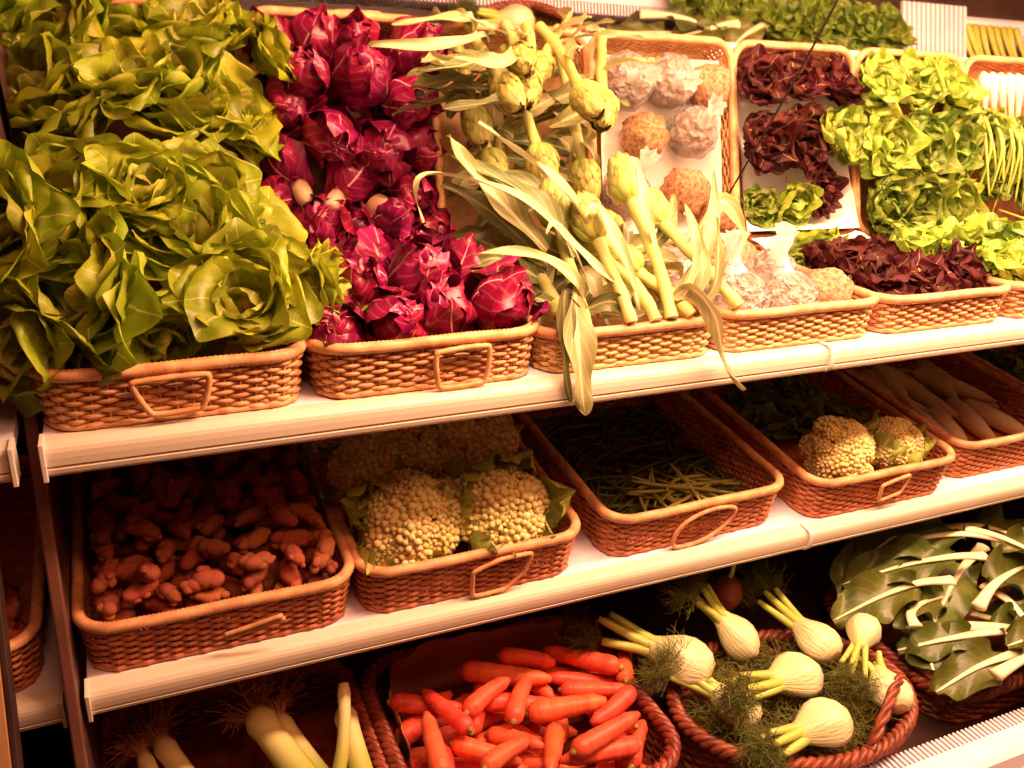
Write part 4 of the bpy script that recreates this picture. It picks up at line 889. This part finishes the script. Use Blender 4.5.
for i in range(56):
    k = rnd.randrange(5); me = CR[k]; sc = rnd.uniform(0.86, 1.08); flip = rnd.random() < 0.5
    m3 = RZ(rnd.gauss(-0.35, 0.75) + (PI if flip else 0)) @ RY(rnd.uniform(-.18, .18)) @ S(sc)
    p_ = hp.drop(verts_np(me, m3), 12, sink=0.004)
    zone = ('at the back of the heap by the brown paper' if p_.y > 0.09 else 'at the front of the heap' if p_.y < -0.06 else 'at the left of the heap beside the leeks' if p_.x < 0.62 else 'at the right of the heap beside the fennel basket' if p_.x > 0.82 else 'in the middle of the heap')
    lie = 'lying crosswise' if abs(math.cos(m3.to_euler().z)) > 0.75 else 'pointing to the front' if abs(math.cos(m3.to_euler().z)) < 0.4 else 'lying aslant'
    t = thing('carrot', 'orange-red carrot ' + lie + ' ' + zone, 'carrot', T(0, 0, DECK_Z) @ T(*p_) @ m3, 'carrots heaped in the willow basket')
    link('root', me, None, t); link('crown', CROWN, None, t, T(-0.5*(0.115+0.013*k), 0, 0))
t = thing('carrot', 'single carrot end on, lying on the rim beside the fennel', 'carrot', T(*W(0.975, 0.075, -0.685)) @ RZ(1.0) @ RY(0.15), 'carrots heaped in the willow basket')
link('root', CR[1], None, t); link('crown', CROWN, None, t, T(-0.064, 0, 0))
# brown paper standing up behind the carrots
mb = MB(); vs = []; nu, nv = 40, 5
edge_p = catmull([(0.475, 0.02, 0), (0.478, 0.14, 0), (0.52, 0.245, 0), (0.66, 0.272, 0), (0.80, 0.270, 0), (0.93, 0.262, 0)], 8); nu = len(edge_p)-1
for j in range(nv+1):
    for i, p_ in enumerate(edge_p):
        hgt = (0.105+0.022*noise.noise(Vector((i*.25, 0, 3)))+0.02*math.sin(i/nu*PI))*j/nv
        wv = 0.010*noise.noise(Vector((i*.35, j*.5, 9)))*j/nv
        c_ = Vector((0.71, 0.05, 0)); d = (p_-c_).normalized()
        q_ = p_ - d*(0.03-0.012*j/nv) + d*wv; vs.append((q_.x, q_.y, DECK_Z+0.010+hgt))
mb.add(vs, [(j*(nu+1)+i, j*(nu+1)+i+1, (j+1)*(nu+1)+i+1, (j+1)*(nu+1)+i) for j in range(nv) for i in range(nu)])
o = tag(link('paper_liner', mb.mesh('paper_liner'), 'paper'), 'brown wrapping paper standing up behind the carrots', 'paper')
sm = o.modifiers.new('thickness', 'SOLIDIFY'); sm.thickness = 0.0006

# ------------------------------------------------------------------ fennel
def fennel_bulb(seed):
    rnd = random.Random(seed); mb = MB(); n = 22
    prof = [(0.012, -0.046), (0.020, -0.047), (0.034, -0.038), (0.044, -0.020), (0.047, 0.0), (0.044, 0.020), (0.035, 0.040), (0.026, 0.056), (0.021, 0.070), (0.017, 0.080)]
    vs = []; uvs = []
    for j, (r_, z) in enumerate(prof):
        for k in range(n):
            a = 2*PI*k/n; g_ = 1+0.06*math.cos(a*5+seed)*min(1, j/4)+0.025*math.cos(a*9+seed*2)
            vs.append((r_*g_*math.cos(a)*1.08, r_*g_*math.sin(a)*0.86, z)); uvs.append((k/n, j/9))
    mb.add(vs, [(j*n+k, j*n+(k+1) % n, (j+1)*n+(k+1) % n, (j+1)*n+k) for j in range(len(prof)-1) for k in range(n)] + [tuple(range((len(prof)-1)*n, len(prof)*n))], uvs)
    me = mb.mesh('bulb'); me.materials.append(MAT['fennel']); return me
FB = [fennel_bulb(i) for i in range(3)]
rtm = MB(); rtm.tube([(0, 0, -0.0445), (0, 0, -0.0485), (0, 0, -0.0495)], [0.0205, 0.0195, 0.016], 14); FRT = rtm.mesh('root_end'); FRT.materials.append(MAT['cut'])
def frond_mesh(seed, n=95, L=0.085):
    rnd = random.Random(seed); mb = MB()
    for k in range(n):
        d = Vector((rnd.gauss(0, .55), rnd.gauss(0, .55), rnd.uniform(.2, 1))).normalized(); b = Vector((rnd.gauss(0, .012), rnd.gauss(0, .012), rnd.uniform(0, .05))); l = L*rnd.uniform(.3, 1)
        c = Vector((rnd.gauss(0, .015), rnd.gauss(0, .015), -0.01)); P = [b, b+d*l*.5+c*.3, b+d*l+c]
        mb.tube(P, [0.0009, 0.0008, 0.0004], 3, caps=False)
        for q_ in range(3):
            o_ = P[1]+(P[2]-P[1])*(q_/3); e_ = o_+Vector((rnd.gauss(0, .012), rnd.gauss(0, .012), rnd.gauss(.006, .01))); mb.tube([o_, e_], [0.0007, 0.0004], 3, caps=False)
    me = mb.mesh('fronds'); me.materials.append(MAT['frond']); return me
FN = [frond_mesh(1100+i) for i in range(3)]
def fennel(pos, axis, sc, lb, seed, stalks=5, sl=0.12, roll=0.0, fr=2):
    rnd = random.Random(seed); t = thing('fennel', lb, 'fennel', T(*W(*pos)) @ aim(axis, roll) @ S(sc*1.06), 'fennel bulbs in the oval basket')
    link('bulb', FB[seed % 3], None, t); link('root_end', FRT, None, t)
    tips = []
    for k in range(stalks):
        a = 2*PI*k/stalks+rnd.uniform(-.3, .3); ex = Vector((math.cos(a)*rnd.uniform(.02, .045), math.sin(a)*rnd.uniform(.015, .03), 0.075+sl*rnd.uniform(.7, 1.1)))
        mb = MB(); P = catmull([(math.cos(a)*.012, math.sin(a)*.008, 0.052), (math.cos(a)*.02, math.sin(a)*.012, 0.09), tuple(ex)], 5)
        mb.tube(P, [0.0125-0.0006*q_ for q_ in range(len(P))], 8); st = link('stalk', mb.mesh('stalk'), 'fennel_stalk', t); tips.append((ex, P[-1]-P[-2], st))
    for k in range(fr):
        ex, d, st = tips[k % len(tips)]
        link('fronds', FN[(seed+k) % 3], None, t, T(*ex) @ aim(d, k) @ S(0.9))
    return t
fennel((1.067, 0.000, -0.648), (-.62, .72, .12), 1.02, 'big white fennel on the left rim with its root end to the front', 1, 6, 0.10, fr=1)
fennel((1.225, 0.035, -0.662), (-.45, .55, .6), 0.85, 'fennel lying at the back of the oval basket with thick stalks', 2, 6, 0.09)
fennel((1.375, -0.040, -0.658), (-.1, .90, .12), 0.85, 'white fennel at the back right, root end facing front', 3, 6, 0.10, fr=4)
fennel((1.270, -0.095, -0.668), (-.95, -.1, .15), 0.95, 'fennel lying sideways in the middle with stalks to the left', 4, 6, 0.09)
fennel((1.462, -0.070, -0.625), (-.80, -.60, -.22), 0.66, 'slim fennel pointing up to the right with long green stalks', 5, 4, 0.10)
fennel((1.412, -0.205, -0.668), (.30, .85, .10), 0.76, 'round fennel at the right rim with its root end to the front', 0, 3, 0.05, fr=0)
fennel((1.225, -0.225, -0.662), (-.95, -.05, -.05), 0.9, 'large fennel at the front of the oval basket, stalks to the left', 7, 5, 0.07, fr=2)
fennel((1.120, -0.110, -0.690), (-.5, .7, .25), 0.8, 'fennel half hidden under stalks at the left of the oval basket', 8, 6, 0.09, fr=2)
rnd = random.Random(77); mb = MB()
for k in range(4200):
    a = rnd.uniform(0, 2*PI); q_ = math.sqrt(rnd.random())
    o_ = W(1.255+0.215*q_*math.cos(a), -0.105+0.150*q_*math.sin(a), -0.785+0.095*rnd.random()**0.6)
    d = Vector((rnd.gauss(0, 1), rnd.gauss(0, 1), rnd.gauss(0.1, .35))).normalized(); l = rnd.uniform(.012, .045); c_ = Vector((rnd.gauss(0, .3), rnd.gauss(0, .3), rnd.gauss(0, .2)))*l
    mb.tube([o_, o_+d*l*.5+c_*.5, o_+d*l+c_], [0.0010, 0.0009, 0.0005], 3, caps=False)
o = tag(link('fennel_frond_bed', mb.mesh('fennel_frond_bed'), 'frond'), 'bed of dark green feathery fronds under the fennel bulbs', 'fennel fronds'); o['kind'] = 'stuff'
# twisted handle on the right of the oval basket
mb = MB(); base_pts = catmull([(1.285, -0.285, -0.70), (1.33, -0.262, -0.66), (1.39, -0.225, -0.640), (1.45, -0.190, -0.652), (1.487, -0.165, -0.70)], 8)
for k in range(3):
    mb.tube([p_+Vector((0, math.cos(i*.55+k*2.09)*.006, math.sin(i*.55+k*2.09)*.006)) for i, p_ in enumerate([W(*q_) for q_ in base_pts])], 0.006, 6)
ov = [o for o in bpy.data.objects if o.get('label', '').startswith('oval dark red')][0]
link('handle', rebase(ov.matrix_basis, mb.mesh('handle')), 'willow_dark', ov)

# ------------------------------------------------------------------ chard
def chard(p0, p1, p2, tip, wd, lb, seed, nrm=(0, -.4, 1)):
    """stem from p0 to p1, blade from p1 over p2 to tip"""
    A = [W(*q_) for q_ in (p0, p1, p2, tip)]; mw = T(*A[0]); t = thing('chard_leaf', lb, 'chard', mw, 'chard leaves heaped at the lower right')
    me = ribbon_leaf('blade', A[1:] if len(A[1:]) > 2 else A, wd, nrm, 0.6, 0.20, seed, n=9, nu=10, peak=0.5, tip=0.2, base=0.3)
    link('blade', rebase(mw, me), 'chard', t)
    P = catmull(A, 6); N = len(P); mb = MB(); mb.tube([q_-mw.translation+Vector((0, 0, 0.002)) for q_ in P], [max(0.0012, 0.0175*(1-0.92*(i/N)**0.7)) for i in range(N)], 8, flat=0.5); link('stem', mb.mesh('stem'), 'chard_stem', t)
chards = [
 ((1.735, -0.045, -0.585), (1.66, -0.02, -0.59), (1.57, 0.0, -0.62), (1.47, 0.02, -0.67), 0.12, 'chard leaf with long white stem pointing left towards the fennel'),
 ((1.86, -0.02, -0.565), (1.78, 0.00, -0.560), (1.68, 0.04, -0.585), (1.55, 0.09, -0.64), 0.13, 'chard leaf with broad white stem across the top of the heap'),
 ((1.96, 0.00, -0.555), (1.86, 0.05, -0.545), (1.74, 0.10, -0.570), (1.60, 0.16, -0.63), 0.14, 'chard leaf at the back of the heap with white stem'),
 ((1.74, -0.115, -0.610), (1.82, -0.085, -0.590), (1.93, -0.06, -0.590), (2.06, -0.03, -0.62), 0.13, 'chard leaf with short white cut stem at the middle of the heap'),
 ((1.88, 0.06, -0.54), (1.94, 0.00, -0.545), (2.01, -0.08, -0.58), (2.06, -0.18, -0.64), 0.14, 'chard leaf bending right with glossy blade'),
 ((1.585, -0.095, -0.635), (1.60, -0.065, -0.625), (1.66, -0.04, -0.63), (1.75, -0.03, -0.64), 0.09, 'chard leaf with short upright pale stem at the left'),
 ((1.78, -0.215, -0.665), (1.72, -0.215, -0.660), (1.63, -0.215, -0.665), (1.53, -0.215, -0.695), 0.11, 'chard leaf at the heap front with thin white midrib'),
 ((1.77, -0.16, -0.645), (1.70, -0.15, -0.645), (1.62, -0.13, -0.655), (1.54, -0.10, -0.68), 0.09, 'chard leaf with pale stem low in the middle of the heap'),
 ((1.70, -0.13, -0.640), (1.76, -0.15, -0.640), (1.84, -0.18, -0.650), (1.94, -0.22, -0.68), 0.12, 'chard leaf spreading to the right near the front'),
 ((1.80, 0.10, -0.57), (1.72, 0.12, -0.575), (1.63, 0.10, -0.61), (1.52, 0.06, -0.66), 0.13, 'dark chard leaf at the back left of the heap'),
 ((1.92, -0.10, -0.60), (2.0, -0.10, -0.60), (2.08, -0.12, -0.63), (2.14, -0.16, -0.69), 0.13, 'chard leaf at the right edge of the heap'),
 ((1.84, -0.05, -0.62), (1.84, -0.12, -0.62), (1.83, -0.19, -0.65), (1.80, -0.25, -0.70), 0.13, 'chard leaf hanging towards the basket front'),
 ((1.66, 0.02, -0.64), (1.63, -0.04, -0.645), (1.60, -0.11, -0.665), (1.57, -0.18, -0.70), 0.12, 'chard leaf low at the left front of the heap'),
 ((1.95, 0.05, -0.60), (1.86, 0.02, -0.61), (1.77, -0.02, -0.63), (1.66, -0.08, -0.66), 0.14, 'chard leaf in the lower layer of the heap, middle'),
 ((1.90, 0.12, -0.58), (1.98, 0.10, -0.575), (2.07, 0.06, -0.60), (2.15, 0.00, -0.66), 0.14, 'chard leaf at the back right of the heap'),
 ((1.62, -0.265, -0.640), (1.70, -0.262, -0.625), (1.80, -0.255, -0.630), (1.90, -0.24, -0.66), 0.10, 'chard leaf along the basket front, white stem left, seen in the mirror'),
 ((1.98, -0.255, -0.635), (1.92, -0.245, -0.620), (1.84, -0.225, -0.620), (1.74, -0.20, -0.65), 0.11, 'chard leaf along the basket front, white stem right, seen in the mirror'),
 ((2.10, -0.265, -0.640), (2.05, -0.245, -0.625), (1.99, -0.215, -0.620), (1.93, -0.16, -0.64), 0.12, 'chard leaf at the right front corner, seen in the mirror'),
 ((1.75, -0.02, -0.66), (1.80, -0.08, -0.67), (1.88, -0.14, -0.68), (1.98, -0.2, -0.71), 0.15, 'chard leaf in the lower layer of the heap, right'),
]
for i, (a, b, c, d, wd, lb) in enumerate(chards): chard(a, b, c, d, wd, lb, 1200+i)
# greens farther right on the deck (seen in the mirror)
for i, (x_, y_, z_) in enumerate([(1.86, -.30, -.71), (1.98, -.31, -.71), (2.09, -.30, -.71), (2.18, -.25, -.70), (2.29, -.27, -.69), (2.40, -.26, -.70), (2.51, -.27, -.69), (2.62, -.26, -.70), (2.22, -.15, -.68), (2.34, -.14, -.68), (2.46, -.15, -.68), (2.58, -.14, -.68), (2.24, -.02, -.70), (2.38, -.02, -.70), (2.52, -.02, -.70), (2.64, -.03, -.70)]):
    head('leafy_bunch', 'dark leafy bunch on the deck right of the chard, seen at the mirror top', 'greens', W(x_, y_, z_), (0, -0.35, 0.9), 1.15, (DFI, DF), (5, 9), 'leafy bunches on the deck', 1300+i)
st = thing('slatted_tray', 'white slatted tray between greens and celery, seen at the mirror top right', 'tray', T(2.86, -0.14, DECK_Z))
for i in range(14):
    mb = MB(); mb.box(-0.150+i*0.0225, -0.150+i*0.0225+0.014, -0.245, 0.16, 0.125, 0.137); link('slat', mb.mesh('slat', False), 'enamel', st)
for y_ in (-0.125, 0.14):
    mb = MB(); mb.box(-0.155, 0.162, y_-0.01, y_+0.01, 0.0, 0.125); link('crossbar', mb.mesh('crossbar', False), 'enamel', st)
for i in range(9):
    x_ = 3.03+0.036*i; a = random.uniform(-.12, .12)
    t = thing('celery_stalk', 'yellow-green celery stalk on the deck, seen in the mirror corner', 'celery', T(x_, -0.335, DECK_Z+0.15), 'celery stalks at the deck end')
    mb = MB(); mb.tube(catmull([(0, 0, -0.05), (a*.1, .10, -0.02), (a*.2, .22, 0.03)], 5), [0.015-0.0007*q_ for q_ in range(11)], 8, flat=0.7); link('stalk', mb.mesh('stalk'), 'celery', t)
    for k in range(2): link('leaf', random.choice(GFI), None, t, T(a*.2, .22, 0.03) @ aim((a, .8, .5), k*2) @ S(.7))

# ------------------------------------------------------------------ leeks
def leek(root, end, r_, lb, seed, bend=0.0, tuft=True, sub=()):
    A, B = W(*root), W(*end); ax = (B-A).normalized(); L = (B-A).length; rnd = random.Random(seed)
    mw = T(*A) @ aim(ax); t = thing('leek', lb, 'leek', mw, 'leeks in the lower left corner')
    N = 12; mb = MB(); mb.tube([(bend*math.sin(i/N*PI), 0, L*i/N) for i in range(N+1)], [r_*(0.75 if i == 0 else 1.06 if i == 1 else 1-0.06*math.sin(i*.5)) for i in range(N+1)], 12); link('shaft', mb.mesh('shaft'), 'leek', t)
    if tuft:
        mb = MB()
        for k in range(110):
            a = rnd.uniform(0, 2*PI); q_ = rnd.uniform(.2, 1)*r_; s_ = rnd.uniform(.02, .05); o_ = Vector((math.cos(a)*q_*.8, math.sin(a)*q_*.8, 0))
            mb.tube([o_, o_+Vector((math.cos(a)*s_*.5, math.sin(a)*s_*.5, -s_*.5)), o_+Vector((math.cos(a)*s_+rnd.gauss(0, .01), math.sin(a)*s_+rnd.gauss(0, .01), -s_*rnd.uniform(.2, 1)))], [0.0016, 0.0013, 0.0008], 3, caps=False)
        link('root_tuft', mb.mesh('root_tuft'), 'leek_root', t)
leek((0.085, 0.170, -0.665), (0.195, -0.065, -0.735), 0.019, 'slim leek with a frayed root tuft near the left edge', 1)
leek((0.055, 0.160, -0.675), (0.130, -0.075, -0.745), 0.014, 'leek partly hidden behind the leftmost root tuft', 2)
leek((0.245, 0.150, -0.640), (0.345, -0.075, -0.720), 0.027, 'thick yellow-green leek with bushy roots in the middle', 3)
leek((0.285, 0.155, -0.665), (0.375, -0.065, -0.740), 0.018, 'leek just right of the thick yellow-green one', 4)
leek((0.395, 0.095, -0.575), (0.330, -0.045, -0.720), 0.0115, 'thin leek standing up to the middle shelf rail', 5, bend=0.012, tuft=False)
leek((0.400, 0.125, -0.660), (0.405, -0.075, -0.735), 0.021, 'thick pale leek next to the carrot basket', 6, tuft=False)

# ------------------------------------------------------------------ a single beet behind the fennel
t = thing('beet', 'small dark red beet with thin root behind the fennel', 'beet', T(*W(1.262, 0.135, -0.615)) @ S(1.25, 1.25, 1.5))
mb = MB(); mb.tube([(0, 0, -0.055), (0.002, 0, -0.04), (0, 0, -0.028), (0, 0, -0.015), (0, 0, 0.0), (0, 0, 0.015), (0, 0, 0.024)], [0.0015, 0.004, 0.014, 0.024, 0.027, 0.020, 0.008], 14); link('root', mb.mesh('root'), 'beet', t)
mb = MB(); mb.tube(catmull([(0, 0, 0.02), (0.004, 0, 0.05), (-0.004, 0.01, 0.08)], 4), 0.004, 6); link('stem', mb.mesh('stem'), 'green_stem', t)
# post in the lower left corner, part of the neighbouring cabinet's front
def slant(x0, x1, name, mat):
    mb = MB(); yl = lambda z: -0.073+(z+0.44)*0.5
    mb.add([(x, yl(z)+dy, z+Z0) for z in (-1.15, -0.15) for dy in (-0.02, 0.02) for x in (x0, x1)], [(0, 2, 3, 1), (4, 5, 7, 6), (0, 1, 5, 4), (2, 6, 7, 3), (0, 4, 6, 2), (1, 3, 7, 5)])
    bevel(link(name, mb.mesh(name, False), mat, post), 0.002)
slant(-0.135, -0.089, 'post', 'wood'); slant(-0.089, -0.080, 'dark_edge', 'dark_panel')

for i, (x_, y_) in enumerate([(1.46, 0.30), (1.58, 0.32), (1.69, 0.30), (1.52, 0.42), (1.65, 0.43)]):
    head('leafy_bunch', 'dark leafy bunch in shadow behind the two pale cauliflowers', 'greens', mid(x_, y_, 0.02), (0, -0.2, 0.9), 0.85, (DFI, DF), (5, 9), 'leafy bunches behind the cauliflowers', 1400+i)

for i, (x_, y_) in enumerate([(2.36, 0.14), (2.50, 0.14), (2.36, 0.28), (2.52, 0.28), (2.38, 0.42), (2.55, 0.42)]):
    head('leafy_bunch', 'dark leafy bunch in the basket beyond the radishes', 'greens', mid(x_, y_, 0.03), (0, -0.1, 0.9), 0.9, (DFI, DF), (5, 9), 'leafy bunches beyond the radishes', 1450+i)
